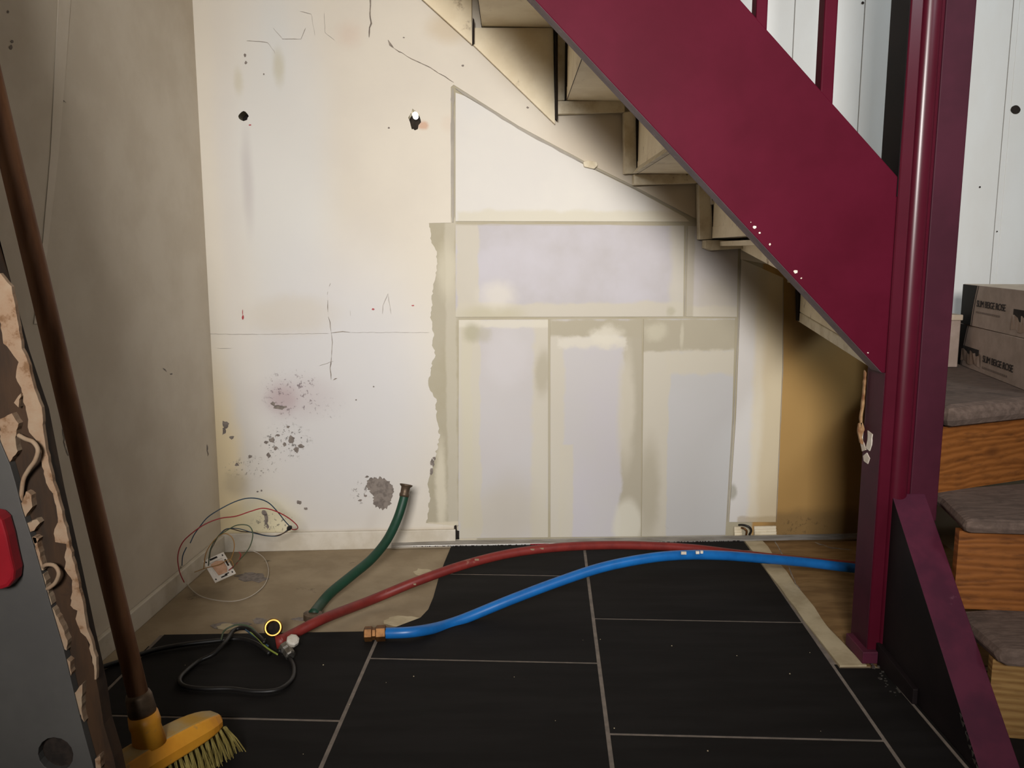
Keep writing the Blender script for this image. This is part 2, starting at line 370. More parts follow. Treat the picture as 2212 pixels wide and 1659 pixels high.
# ------------------------------------------------------------------ the setting: back wall
COMP, COMPL, LIL, CREAM = 'aba390', 'c3bcac', 'bebab9', 'd4ccbe'
wl_layers = [
    ('e', (478, -60, 720, 700), 'cfcecb', .7, .45, .05, 4), ('e', (520, 560, 930, 1140), 'cbc9ca', .8, .5, .06, 5),  # cool zones and yellow corner mix paint stains with light put into colour
    ('e', (450, 0, 540, 900), 'c8c3bf', .35, .8, .03, 4), ('e', (520, 300, 550, 480), 'aea5a4', .45, .8, .01, 12),
    ('e', (425, 830, 530, 1300), 'e8d3a6', .75, .55, .06, 6), ('e', (500, 1080, 640, 1185), 'dcd09a', .5, .6, .03, 9),
    ('e', (560, 820, 720, 900), 'b9adad', .5, .7, .03, 18), ('e', (580, 835, 640, 890), 'ab9496', .6, .7, .02, 40),
    ('s', (570, 800, 690, 900), '77696c', .8, .3, .02, 30), ('s', (670, 860, 740, 905), '8d8789', .5, .4, .02, 30),
    ('s', (570, 920, 670, 990), '58534e', .9, .4, .02, 30), ('s', (490, 990, 600, 1030), '6b6259', .7, .4, .02, 30),
    ('s', (550, 1105, 640, 1160), '54504c', .8, .4, .02, 30), ('e', (485, 1020, 540, 1070), 'a89c86', .5, .6, .02, 30),
    ('e', (540, 640, 720, 720), 'c5b9a4', .4, .5, .05, 14), ('s', (760, 1040, 800, 1085), '5f5650', .8, .4, .02, 30),
    ('r', (430, 1150, 985, 1200), 'b3a285', .4, .006, .01, 20),
    ('e', (565, -10, 625, 200), 'c9cccb', .3, .7, .03, 10), ('e', (590, 110, 615, 180), 'b3aa8c', .5, .7, .01, 40),
    ('e', (505, 150, 525, 200), 'b8ae90', .4, .7, .01, 40), ('e', (955, 250, 985, 285), 'cbb09c', .2, .6, .02, 50), ('e', (903, 262, 925, 280), 'c08a68', .6, .5, .012, 60),
    ('e', (730, 50, 780, 100), 'c39c85', .22, .8, .02, 60), ('e', (1080, 20, 1180, 160), 'b9a07c', .4, .8, .05, 9), ('e', (925, 30, 1010, 90), 'bda680', .4, .6, .03, 14),
    ('e', (1180, 240, 1400, 430), 'b8a488', .35, .7, .06, 9), ('e', (1360, 380, 1640, 560), 'b09b7a', .4, .6, .06, 9),  # brown tints near the stairs underside: warm ambient shadow put into the colour
]
M['plaster'] = wallmat('old_painted_plaster', CREAM, wl_layers, 'cfc7ba')
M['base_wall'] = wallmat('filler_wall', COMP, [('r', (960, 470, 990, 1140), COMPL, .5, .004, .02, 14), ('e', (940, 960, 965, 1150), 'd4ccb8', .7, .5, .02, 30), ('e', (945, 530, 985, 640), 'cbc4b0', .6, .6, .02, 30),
    ('r', (925, 1128, 1030, 1200), 'cdc3ae', .8, .003, .015, 20), ('r', (1650, 540, 1900, 1170), 'ab8751', 1, .004, .01, 10), ('e', (1700, 560, 1860, 760), '857453', .6, .5, .05, 8),  # brown at lower right: stair shadow and warm bounce put into the colour
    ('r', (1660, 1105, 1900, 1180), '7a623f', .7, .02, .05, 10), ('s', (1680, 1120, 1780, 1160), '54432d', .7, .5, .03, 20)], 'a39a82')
M['board_white'] = wallmat('white_plasterboard', 'd0ccc6', [('r', (985, 455, 1520, 500), 'c9c2ac', .6, .006, .03, 14), ('e', (985, 190, 1060, 260), 'cfccc8', .6, .6, .04, 14), ('e', (1430, 400, 1560, 500), 'a89272', .5, .7, .05, 9)], 'd5d1c9')  # right tip: shadow under the stairs painted in brown
M['board_top'] = wallmat('patched_plasterboard', 'b3aeae', [('r', (985, 480, 1034, 690), COMPL, .85, .004, .035, 12), ('r', (985, 655, 1490, 690), COMPL, .85, .006, .04, 12), ('e', (1000, 660, 1130, 700), 'b9b299', .7, .5, .03, 16),
    ('r', (1450, 480, 1490, 690), 'c2bcac', .7, .01, .04, 10), ('r', (985, 478, 1490, 488), COMP, .5, .002, .01, 12), ('e', (1040, 610, 1110, 665), 'd3cdc2', .7, .6, .03, 30), ('e', (1440, 662, 1460, 684), 'aba58f', .6, .5, .02, 40)], 'bfbbc0')
M['board_small'] = wallmat('small_patch_board', 'bab4b2', [('r', (1480, 660, 1600, 690), COMPL, .8, .006, .03, 20), ('r', (1480, 488, 1496, 690), COMP, .7, .003, .01, 20), ('e', (1510, 600, 1600, 690), 'b0a898', .5, .6, .05, 20)], 'b2aca6')
M['board_left'] = wallmat('patched_board_left', LIL, [('r', (988, 690, 1040, 1160), COMPL, .9, .003, .03, 12), ('r', (996, 700, 1022, 1140), 'c4bda8', .6, .005, .02, 8), ('r', (1150, 690, 1190, 1160), COMPL, .85, .008, .06, 9),
    ('r', (988, 690, 1190, 706), 'd0cabb', .8, .004, .02, 16), ('e', (1002, 700, 1040, 740), 'a9a38c', .8, .5, .02, 24), ('e', (1030, 705, 1060, 740), 'b0aa9c', .7, .5, .03, 40), ('e', (1000, 1060, 1170, 1170), 'bdb49f', .5, .6, .05, 9),
    ('e', (1155, 760, 1190, 850), COMP, .8, .5, .03, 20), ('e', (1060, 1020, 1150, 1160), 'b7b0a6', .5, .6, .05, 9), ('e', (1050, 720, 1140, 830), 'c8c4c6', .5, .5, .05, 20)], 'beb8b6')
M['board_mid'] = wallmat('patched_board_middle', 'bebab9', [('r', (1188, 690, 1216, 1160), COMPL, .85, .005, .035, 14), ('r', (1208, 960, 1236, 1160), COMPL, .9, .003, .02, 16), ('r', (1350, 690, 1392, 1160), COMP, .95, .006, .045, 12), ('e', (1336, 760, 1366, 1000), COMPL, .9, .5, .03, 14),
    ('r', (1188, 690, 1392, 728), COMP, 1, .006, .035, 14), ('r', (1210, 728, 1350, 748), 'cdc7ba', .95, .008, .05, 22), ('e', (1325, 1080, 1385, 1180), 'cdc8b9', .9, .25, .02, 16), ('e', (1280, 705, 1340, 745), 'd2ccbd', .8, .5, .04, 30)], 'bdb8bc')
M['board_right'] = wallmat('patched_board_right', 'bab8b6', [('r', (1386, 690, 1437, 1160), COMPL, .9, .003, .02, 14), ('r', (1386, 690, 1600, 757), COMP, 1, .004, .02, 14), ('r', (1440, 757, 1590, 808), COMPL, .95, .008, .05, 16), ('e', (1380, 960, 1420, 1160), COMP, .8, .5, .03, 12),
    ('e', (1392, 700, 1440, 735), 'c6c0ac', .6, .5, .03, 30), ('e', (1470, 700, 1476, 750), 'cac4b1', .5, .5, .01, 30)], 'bcbab9')
M['board_strip'] = wallmat('narrow_wall_strip', 'd6cbb6', [('r', (1590, 540, 1612, 1170), 'ccc9c8', .8, .01, .03, 12), ('e', (1600, 520, 1760, 720), 'a8997c', .6, .6, .05, 9), ('r', (1660, 540, 1700, 1170), 'c7b48f', .6, .012, .03, 9), ('r', (1590, 1115, 1700, 1132), 'a38f6c', .5, .004, .03, 20),
    ('e', (1574, 1046, 1590, 1078), '9c9789', .8, .4, .01, 40)], 'd0c5b0')
def ring(cx, cy, rx, ry, off, n=14, j=.12, seed=2): return [PW(x, y, off) for x, y in blob(cx, cy, rx, ry, n, j, seed)]
h1 = blob(526, 251, 10.5, 10.5, 16, .10, 2); h2 = blob(896, 259, 13, 21, 20, .24, 12)
corner_x, right_x = L0.x, 1.9
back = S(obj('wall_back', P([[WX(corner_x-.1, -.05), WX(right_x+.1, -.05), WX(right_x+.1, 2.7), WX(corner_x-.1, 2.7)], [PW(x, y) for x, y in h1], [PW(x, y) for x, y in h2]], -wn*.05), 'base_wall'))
rg = rag([(920, 1130), (926, 1105), (928, 1072), (925, 1040), (936, 1000), (950, 945), (946, 915), (941, 880), (943, 862), (930, 845), (925, 822), (930, 805), (934, 780), (941, 768), (934, 742), (938, 725), (931, 690), (933, 650), (938, 610), (943, 580), (944, 550), (932, 520), (930, 500), (927, 483)], 5, 2.2, 11)
def W3(l, off): return [PW(x, y, off) for x, y in l]
tk = .0018
rgp = rg[:]
plo = [WX(corner_x-.02, 0, tk)]+[PW(925, 1176, tk), PW(984, 1175, tk), PW(985, 1136, tk)]+W3(rgp, tk)+W3([(926, 482), (974, 481), (974, 188), (980, 183), (1120, 272), (1262, 348), (1370, 402), (1498, 470), (1600, 489), (1600, 560)], tk)
a_ = PW(1600, 540, tk).x
plo = plo+[WX(right_x, .55, tk), WX(right_x, 2.7, tk), WX(corner_x-.02, 2.7, tk)]
obj('plaster_layer', P([plo, W3(h1, tk), W3(h2, tk)], -wn*tk*.9), 'plaster', back, label='old cream plaster with a ragged edge')
for nm in ('board',): pass
def board(l, m, off=.0026, lab=None): return obj('plasterboard', P(W3(l, off), -wn*(off*.9)), m, back, bevel=.0006, label=lab)
board([(984, 200), (1004, 207), (1130, 282), (1266, 358), (1372, 410), (1478, 468), (1490, 479), (984, 478)], 'board_white', lab='white triangular plasterboard under the stairs')
board([(984, 484)]+rag([(984, 484), (1200, 484), (1478, 487)], 40, 1, 2)[1:]+[(1476, 684), (984, 685)], 'board_top', lab='wide grey lilac plasterboard with filler round its edges')
board([(1486, 488), (1595, 491), (1592, 685), (1482, 684)], 'board_small')
board([(991, 691), (1184, 690), (1184, 1161), (990, 1163)], 'board_left', lab='left lower plasterboard with filler bands')
board([(1189, 690), (1387, 689), (1384, 1159), (1189, 1161)], 'board_mid', .0022, lab='middle lower plasterboard with filler bands')
board([(1391, 689), (1588, 688), (1582, 900), (1567, 1156), (1386, 1159)], 'board_right', .003, lab='right lower plasterboard with filler at its top')
board([(1601, 560), (1692, 600), (1690, 800), (1676, 1128), (1575, 1128), (1590, 900), (1598, 690)], 'board_strip', .0035, lab='narrow cream wall strip right of the boards')
# the hole backs
for h, nm in ((h1, 'wall_hole'), (h2, 'wall_hole')):
    bmh = bmesh.new(); prism(bmh, [PW((x-h[0][0])*1.05+h[0][0], y, -.045) for x, y in h], -wn*.003); obj(nm, bmh, 'hole', back)
bmh = bmesh.new(); lathe(bmh, PW(898, 252, -.040), wn, [(0, .0074), (.034, .0074), (.034, .0003)], 16)
obj('lit_hole', bmh, 'daylight', back, label='small round hole with daylight shining through')
bmx = bmesh.new()
for sd_, (cx, cy, rx, ry) in enumerate([(820, 1052, 24, 20), (826, 1078, 20, 22), (806, 1046, 15, 14), (836, 1062, 14, 20)]):
    prism(bmx, W3(blob(cx, cy, rx, ry, 44, .16, sd_+3), tk+.0007+sd_*.0001), -wn*.0006)
for sd_, (cx, cy, rx, ry) in enumerate([(793, 1030, 4, 2), (790, 1071, 4, 2.5), (778, 1081, 4, 2), (646, 1085, 5, 4.5), (660, 1099, 4, 3), (575, 1118, 4, 12), (571, 1108, 6, 5), (578, 1137, 3, 5), (650, 964, 7, 5), (629, 950, 8, 8), (622, 922, 4, 3), (588, 950, 6, 6),
        (602, 880, 16, 5), (590, 872, 6, 4), (512, 1004, 4, 4), (540, 987, 5, 4), (580, 984, 4, 5), (487, 918, 7, 9), (484, 930, 4, 10), (501, 945, 5, 4), (640, 972, 5, 6), (565, 1060, 2, 2), (556, 1062, 2, 2), (529, 119, 2.5, 4), (531, 135, 2.5, 3.5), (570, 160, 1.6, 2), (872, 81, 2, 1.5), (1000, 142, 3, 2), (840, 276, 2, 2),
        (934, 1000, 4, 8), (932, 1018, 4, 7), (938, 990, 3, 4), (807, 835, 1.5, 1.5), (769, 864, 1.6, 1.6), (1140, 232, 3, 2), (1049, 93, 3, 1.5), (446, 818, 2, 2), (614, 960, 4, 4), (600, 940, 4, 3), (575, 955, 5, 3), (595, 968, 4, 5)]):
    prism(bmx, W3(blob(cx, cy, rx, ry, 11, .4, sd_+30), tk+.0008), -wn*.0006)
obj('bare_patches', bmx, 'chip', back, kind='stuff', label='grey bare patches where paint has flaked off')
bmx = bmesh.new()
for i, (l, w_) in enumerate([([(801, -10), (799, 30), (802, 50), (798, 60), (797, 80)], 3.2), ([(838, 86), (843, 96), (850, 103)], 5), ([(850, 103), (880, 122), (930, 146), (980, 178)], 1.6), ([(714, 612), (711, 618)], 2), ([(708, 630), (707, 636)], 2), ([(708, 648), (708, 674)], 1.2), ([(709, 684), (713, 696), (715, 716)], 1.4), ([(715, 716), (718, 740), (716, 770)], 1.2), ([(716, 770), (713, 795), (715, 820)], 1.8), ([(720, 821), (724, 818), (728, 817)], 3),
        ([(715, 719), (740, 716), (757, 718)], 1.6),
        ([(984, 1168), (986, 1138), (990, 1134)], 2.5)]):
    ribbon(bmx, rag(l, 9, .9, i), w_, PW, .0042, seed=i)
obj('wall_cracks', bmx, 'crack', back, kind='stuff')
bmx = bmesh.new()
for i, (l, w_) in enumerate([([(984, 190), (1120, 276), (1262, 353)], 6), ([(1262, 353), (1370, 406), (1490, 468)], 2), ([(978, 190), (977, 330), (978, 480)], 7.5), ([(1483, 486), (1481, 580), (1479, 684)], 2.5), ([(1598, 545), (1596, 690), (1585, 900), (1571, 1128)], 2.5), ([(1692, 600), (1691, 800), (1677, 1128)], 1.5)]):
    ribbon(bmx, rag(l, 20, .3, i), w_, PW, .0041, seed=i)
obj('joint_seams', bmx, 'seam', back, kind='stuff', label='grey shadowy joints between the boards')
bmx = bmesh.new()
for i, (l, w_) in enumerate([([(826, 678), (827, 660), (838, 634), (841, 655), (845, 678)], 1.3), ([(756, 671), (757, 682)], 1.2), ([(720, 780), (690, 790)], 1.2), ([(532, 88), (560, 89), (578, 92), (592, 110), (594, 116)], 1.3), ([(648, 24), (672, 30), (680, 76)], 1), ([(700, 28), (702, 70), (722, 86)], 1), ([(590, 60), (610, 84), (650, 84), (660, 60)], 1),
        ([(1153, 1120), (1425+10, 1136), (1444, 1142)][1:], 1.6), ([(500, 752), (470, 752)], .8), ([(445, 721), (510, 722), (560, 722)], .9), ([(560, 722), (710, 720)], .6), ([(757, 718), (928, 718)], .5)]):
    ribbon(bmx, rag(l, 7, .5, i), w_, PW, .0046, seed=i+40)
obj('pencil_marks', bmx, 'pencil', back, kind='stuff')
bmx = bmesh.new()
for i, (cx, cy, rx, ry) in enumerate([(524.5, 686, 2, 5), (524, 675, .8, 6), (806, 668, 3, 2), (892, 660, 3, 1.5), (540, 270, 3, 1.4)]):
    prism(bmx, W3(blob(cx, cy, rx, ry, 10, .2, i), .0029), -wn*.0006)
obj('red_marks', bmx, 'wire_red', back, kind='stuff')
obj('plaster_lump', P(W3([(1260, 350), (1268, 346), (1290, 350), (1292, 357), (1284, 365), (1262, 360)], .014), -wn*.012), 'cream_light', back, bevel=.002, label='broken plaster lump on the sloping joint')
# sloping wall skirt below the flight and the two triangular panels that hang from the treads
pan_r = [(1020, 58), (1194, 58), (1200, 64), (1200, 268), (1020, 97)]

# white boarding above the steps
xs = [PW(1560, 0).x+0.0]
gx = [PW(1404, 60).x, PW(1562, 60).x, PW(1712, 60).x, PW(1862, 60).x, PW(2020, 60).x, PW(2180, 60).x, PW(2344, 60).x, PW(2500, 60).x, PW(2650, 60).x]
def stair_z(X):      # the boarding starts just above the treads
    if X > 1.02: return .53
    if X > PW(1640, 300).x: return .74
    for px, z in ((1532, .88), (1373, 1.05), (1223, 1.23)):
        if X > PW(px, 300).x: return z
    return 1.41
for a, b in zip(gx, gx[1:]):
    bmp = bmesh.new(); z0 = stair_z(a+.02)
    prism(bmp, [WX(a+.0012, z0, .010), WX(b-.0012, z0, .010), WX(b-.0012, 2.69, .010), WX(a+.0012, 2.69, .010)], -wn*.008)
    prism(bmp, [WX(a+.016, z0, .0115), WX(b-.016, z0, .0115), WX(b-.016, 2.69, .0115), WX(a+.016, 2.69, .0115)] if b == gx[6] or a == gx[5] else [WX(a+.001, z0, .0102), WX(b-.001, z0, .0102), WX(b-.001, 2.69, .0102), WX(a+.001, 2.69, .0102)], -wn*.003)
    obj('panel_board', bmp, 'plank', back, bevel=.0012)
bmx = bmesh.new()
for i, (cx, cy, rx, ry) in enumerate([(2194, 237, 10.5, 9.5), (1864, 6, 3, 3), (2117, 404, 1.8, 2), (2154, 500, 1.5, 1.5)]):
    prism(bmx, [PW(x, y, .0124) for x, y in blob(cx, cy, rx, ry, 18, .04, i)], -wn*.0006)
obj('screw_hole', bmx, 'hole', back, kind='stuff', label='round dark holes in the white boards')

# left wall, right wall, rear parts of the room
A_, B_ = L0+ldir*-.1, L0+ldir*3.9
S(obj('wall_left', P([A_+Vector((0, 0, -.05)), B_+Vector((0, 0, -.05)), B_+Vector((0, 0, 2.7)), A_+Vector((0, 0, 2.7))], -ln*.05), 'leftwall'))
lw = bpy.data.objects['wall_left']
bmx = bmesh.new()
rl = [PL(128, -60, .0), PL(118, 140), PL(108, 330), PL(88, 560), PL(72, 700)]; rr = [PL(80, 700), PL(99, 560), PL(126, 330), PL(142, 140), PL(156, -60)]
prism(bmx, rl+rr, ln*.0012)
obj('plaster_ridge', bmx, 'ridge', lw, bevel=.0005, label='pale raised plaster joint running up the wall')
bmx = bmesh.new()
for i, (cx, cy, rx, ry) in enumerate([(23, 103, 3, 5), (26, 90, 3, 3), (17, 26, 2, 3), (370, 808, 2.5, 1.5), (120, 207, 2, 1.4)]):
    prism(bmx, [PL(x, y, .0002) for x, y in blob(cx, cy, rx, ry, 10, .3, i)], ln*.0006)
ribbon(bmx, rag([(133, 214), (138, 218), (143, 222)], 4, .5, 1), 2, PL, .001)
for l in ([(135, 925), (140, 960), (148, 985)], [(352, 795), (360, 803)], [(447, 960), (449, 985)]): ribbon(bmx, rag(l, 5, 1.5, 3), 2.2, PL, .0008)
obj('wall_marks', bmx, 'chip', lw, kind='stuff')
S(obj('wall_right', box(bmesh.new(), (1.9, -1.6, -.05), (1.95, 2.4, 2.7)), 'plank'))
S(obj('ceiling', box(bmesh.new(), (-1.05, -1.6, 2.7), (2.0, 2.6, 2.76)), 'plank'))
# skirtings
def skirt(name, f, pts, th, n, m='skirting'):
    return S(obj(name, P([f(*q) for q in pts], n*th), m, bevel=.0015))
zb = PW(700, 1149, .012).z
sk = bmesh.new(); p0, p1 = WX(corner_x+.002, -.006, tk), WX(PW(985, 1160).x-.001, -.006, tk)
prism(sk, [p0, p1, p1+Vector((0, 0, zb+.004)), p0+Vector((0, 0, zb+.006))], wn*.010)
S(obj('baseboard_back', sk, 'skirting', bevel=.002))
sk = bmesh.new(); q0, q1 = L0+ln*.001+Vector((0, 0, -.006)), L0+ldir*1.0+ln*.001+Vector((0, 0, -.006))
zl = PL(300, 1290, .012).z
prism(sk, [q0, q1, q1+Vector((0, 0, .048)), q0+Vector((0, 0, .048))], ln*.011)
S(obj('baseboard_left', sk, 'skirting', bevel=.002))
sk = bmesh.new(); xa, xb = PW(1584, 1140).x, PW(1674, 1140).x; xc = PW(1600, 1140).x; xd = PW(1627, 1140).x
for z0, z1, t in ((.0, .012, .014), (.012, .019, .011), (.019, .026, .008), (.026, .034, .006)):
    for u0, u1 in ((xa, xc), (xd, xb)):
        prism(sk, [WX(u0, z0, .0036), WX(u1, z0, .0036), WX(u1, z1, .0036), WX(u0, z1, .0036)], wn*t)
S(obj('baseboard_right', sk, 'cream_light', bevel=.001))
obj('socket_gap', P(W3([(981, 1136), (986, 1134), (987, 1146), (992, 1147), (992, 1165), (980, 1166)], .0046), -wn*.0012), 'hole', back, label='dark slot at the end of the skirting')

# ------------------------------------------------------------------ staircase
Ys = 1.594                     # front plane of the string; the treads run from here back to the wall
root = thing('staircase', 'burgundy painted wooden staircase with cream underside, newel post and bare pine lower steps', 'staircase', (.74, 1.62, 0))
def part(name, bm, m, **k): return obj(name, bm, m, root, **k)
def line_at(p, q, X): return p.z+(q.z-p.z)*(X-p.x)/(q.x-p.x)
sl0, sl1 = PY(1155, 0, Ys), PY(1900, 800, Ys); su0, su1 = PY(1600, 0, Ys), PY(1945, 388, Ys)
Xe = PY(1940, 600, Ys).x+.0; XL = -.75
low = [Vector((XL, Ys, line_at(sl0, sl1, XL))), sl0, PY(1905, 806, Ys), Vector((Xe, Ys, PY(1905, 806, Ys).z)), Vector((Xe, Ys, su1.z)), su1, su0, Vector((XL, Ys, line_at(su0, su1, XL)))]
sth = .052
bms = bmesh.new(); prism(bms, low, (0, sth, 0))
bms.faces.ensure_lookup_table()
for fc in bms.faces:
    fc.normal_update()
    c = fc.calc_center_median()
    if abs(c.y-(Ys+sth/2)) < .001 and c.z < line_at(sl0, sl1, c.x)+.02: fc.material_index = 1
part('stringer', bms, ['burgundy', 'edge_grey'], bevel=.002)
# chips on the lower edge
bmx = bmesh.new()
for i, (cx, cy, rx, ry) in enumerate([(1630, 491, 3.5, 3.5), (1641, 503, 2.5, 2), (1663, 528, 2, 2.5), (1719, 587, 4.5, 4), (1731, 601, 1.8, 1.5), (1875, 762, 1.6, 1.3), (1622, 480, 1, 1)]):
    p = [PY(x, y, Ys-.0005) for x, y in blob(cx, cy, rx, ry, 9, .25, i)]; prism(bmx, p, (0, .0008, 0))
part('paint_chips', bmx, 'white_chip', kind='stuff')
bmx = bmesh.new()
for i, (cx, cy) in enumerate([(1433, 299), (1483, 343), (1818, 700), (1843, 738)]):
    p = [PY(x, y, Ys+.02) for x, y in [(cx-5, cy-6), (cx+3, cy-1), (cx+6, cy+6), (cx-2, cy+1)]]
    prism(bmx, [q+Vector((0, 0, -.003)) for q in p], (0, .004, 0))
part('nail_hole', bmx, 'hole', kind='stuff')
fz_post = .02
# newel post: profile in plan, flat front, rounded corner bead, groove and a flat right board
Yp = 1.588; xl = PY(1943, 385, Yp).x; 
def px_x(px, py): return PY(px, py, Yp).x
xr0, xr1, xg, xe = px_x(1968, 385), px_x(2008, 385), px_x(2018, 385), px_x(2083, 385)
pr = [(xl, Yp+.082), (xl, Yp+.002), (xl+.002, Yp)]
R_ = (xr1-xr0)/2; cxr = (xr0+xr1)/2
pr += [(xr0, Yp)]
for k in range(1, 12):
    t = math.pi*k/12; pr.append((cxr-R_*math.cos(t), Yp-R_*.62*math.sin(t)))
pr += [(xr1, Yp+.004), (xg, Yp+.006), (xg, Yp+.082)]
bmp = P([Vector((x, y, 0.0)) for x, y in pr], (0, 0, 2.45))
for fc in bmp.faces:
    fc.smooth = True
part('newel_post', bmp, 'burgundy_gloss', bevel=0)
ob = bpy.data.objects['newel_post']; md = ob.modifiers.new('e', 'EDGE_SPLIT'); md.split_angle = math.radians(35)
zbt = PY(2035, 1062, Yp).z
part('post_side', box(bmesh.new(), (xl-.0012, Yp+.003, su1.z-.03), (xl-.0002, Yp+.081, 2.45)), 'shade_black', label='newel post side above the string, its shade painted black')
part('post_side', box(bmesh.new(), (xl-.0012, Yp+.003, fz_post), (xl-.0002, Yp+.081, PY(1905, 806, Yp).z)), 'burgundy_shaded')  # darker burgundy sheet carries the shade of this side
part('post_board', box(bmesh.new(), (xg+.0005, Yp+.004, zbt-.06), (xe, Yp+.084, 2.45)), 'burgundy_shaded', bevel=.002)
part('post_seam', box(bmesh.new(), (xr0+.004, Yp-.0005, PY(1990, 994, Yp).z), (xr0+.006, Yp, PY(1990, 996, Yp).z)), 'burgundy_matt')
# damage on the left edge of the post
bmx = bmesh.new()
for i, l in enumerate([[(1869, 800), (1872, 806), (1868, 868), (1861, 925), (1858, 905), (1864, 860)], [(1856, 916), (1863, 912), (1868, 928), (1862, 945), (1868, 962), (1859, 958), (1854, 935)]]):
    prism(bmx, [PY(x, y, Yp+.076) for x, y in rag(l+[l[0]], 8, .8, i)[:-1]], (0, .006, 0))
part('split_wood', bmx, 'rawchip', label='pale splintered wood on the post edge')
bmx = bmesh.new()
def PXp(x, y, k=.0):     # a point on the left face plane of the post
    d = ray(x, y); t = (xl-k)/d.x; return Vector((0, 0, HC))+d*t
for i, l in enumerate([[(1876, 930), (1886, 938), (1884, 962), (1880, 974), (1872, 968), (1876, 950)], [(1866, 985), (1874, 978), (1880, 990), (1876, 1002), (1868, 996)], [(1858, 925), (1866, 930), (1864, 950), (1872, 972), (1864, 975), (1857, 945)]]):
    prism(bmx, [PXp(x, y, .001) for x, y in rag(l+[l[0]], 8, .8, i)[:-1]], (-.002, 0, 0))
part('chipped_wood', bmx, 'white_chip', kind='stuff', label='white and brown chips broken out of the post')
# foot block
fz = PY(1880, 1412, 1.57).z
bmx = box(bmesh.new(), (xl-.014, Yp-.012, .0), (px_x(1921, 1420)+.004, Yp+.075, fz)); part('foot_block', bmx, 'burgundy_matt', bevel=.002)
# triangular kick panel that runs from the post towards the camera
n0, n1 = FZ(1945, 1480), FZ(2100, 1659); dr = (n1-n0).normalized(); nx_ = Vector((-dr.y, dr.x, 0))
if nx_.x < 0: nx_ = -nx_
k0 = n0-dr*((n0.y-Yp)/dr.y)*-1; k0 = n0+dr*((Yp-n0.y)/dr.y)
ztop = PY(1966, 1066, Yp).z
z2 = 0
# second point of the sloping top edge: seen at pixel (2110, 1659)
d = ray(2108, 1640); o_ = Vector((0, 0, HC)); t = (k0-o_).dot(nx_)/d.dot(nx_); e2 = o_+d*t
sl = (ztop-e2.z)/((e2-k0).dot(dr)); Lk = ztop/sl
kp = [k0+Vector((0, 0, .0)), k0+dr*Lk, k0+Vector((0, 0, ztop))]
th_k = .064
bmk = P(kp, nx_*th_k)
for fc in bmk.faces:
    fc.normal_update(); c = fc.calc_center_median()
    if abs((c-k0).dot(nx_)) < .002: fc.material_index = 1  # left face: its shade painted in black
part('kick_panel', bmk, ['burgundy_matt', 'shade_black'], bevel=.0015)
a0 = k0+dr*.0; a1 = k0+dr*.165
part('kick_skirting', P([a0, a1, a1+Vector((0, 0, .030)), a0+Vector((0, 0, .040))], nx_*-.010), 'shade_black', bevel=.002)
bmx = bmesh.new(); g0 = k0+dr*.10-nx_*.006; g1 = k0+dr*.6-nx_*.006
prism(bmx, [g0+Vector((0, 0, .0002)), g1+Vector((0, 0, .0002)), g1-nx_*.007+Vector((0, 0, .0002)), g0-nx_*.004+Vector((0, 0, .0002))], (0, 0, .0012))
obj('mortar_line', bmx, 'grout', fl)
bmx = bmesh.new(); rdx = random.Random(3)
for i in range(40):
    t = rdx.uniform(.02, .18); p = k0+dr*t-nx_*rdx.uniform(.012, .03) if i > 18 else Vector((rdx.uniform(xl, xl+.06), Yp-.012-rdx.uniform(.002, .012), 0)); s_ = rdx.uniform(.0008, .0026)
    box(bmx, (p.x-s_, p.y-s_*.5, 0), (p.x+s_, p.y+s_*.5, s_))
obj('mortar_crumbs', bmx, 'steel', fl, kind='stuff')
bmx = bmesh.new()   # chipped paint along the foot of the kick panel
for i in range(9):
    tt = .80+i*.022; pp = k0+dr*(Lk*tt)+Vector((0, 0, max(.004, ztop*(1-tt)-.004)))
    prism(bmx, [pp+dr*rdx.uniform(-.006, .006)+Vector((0, 0, rdx.uniform(-.006, .004)))-nx_*.0006 for _ in range(1)]+[pp+dr*.007-nx_*.0006, pp+dr*.004+Vector((0, 0, -.008))-nx_*.0006], -nx_*.0006)
part('worn_edge', bmx, 'steel', kind='stuff')
# rear string behind the newel
# straight flight: undersides at these heights, risers at these positions
risX = [PW(1532, 515).x, PW(1373, 375).x, PW(1223, 215).x, PW(1041, 55).x]
uz = [PW(1560, 515, .02).z, PW(1420, 376, .02).z, PW(1270, 218, .02).z, PW(1100, 57, .02).z]
for k in range(1, 4): risX.append(risX[3]-.195*k); uz.append(uz[3]+.182*k)
def wallY(X): return WX(X, 0, .004).y
TT = .03
xs_r = [PW(1640, 540).x]+risX
yb = Ys+sth-.004
for k in range(7):
    x1, x0 = xs_r[k], risX[k]; z = uz[k]
    # tread: underside at z, runs from its own rear riser (x0) to a nosing in front of the riser below (x1)
    part('tread', P([Vector((x0-.001, yb, z)), Vector((x1+.03, yb, z)), Vector((x1+.03, wallY(x1)-.001, z)), Vector((x0-.001, wallY(x0)-.001, z))], (0, 0, TT)), 'cream', bevel=.0008)
    top = uz[k+1] if k < 6 else z+.18
    part('riser', P([Vector((x0, yb+.001, z+.004)), Vector((x0, wallY(x0)-.002, z+.004)), Vector((x0, wallY(x0)-.002, top-.0005)), Vector((x0, yb+.001, top-.0005))], (.018, 0, 0)), 'cream', bevel=.001)
    # dark open joints at the corner between tread and riser
    j = bmesh.new(); box(j, (x0-.0008, yb+.01, z-.0008), (x0+.0005, wallY(x0)-.005, z+.0012))
    box(j, (x0-.0012, wallY(x0)-.033, z), (x0+.0, wallY(x0)-.030, top-.03))
    part('open_joint', j, 'gap')
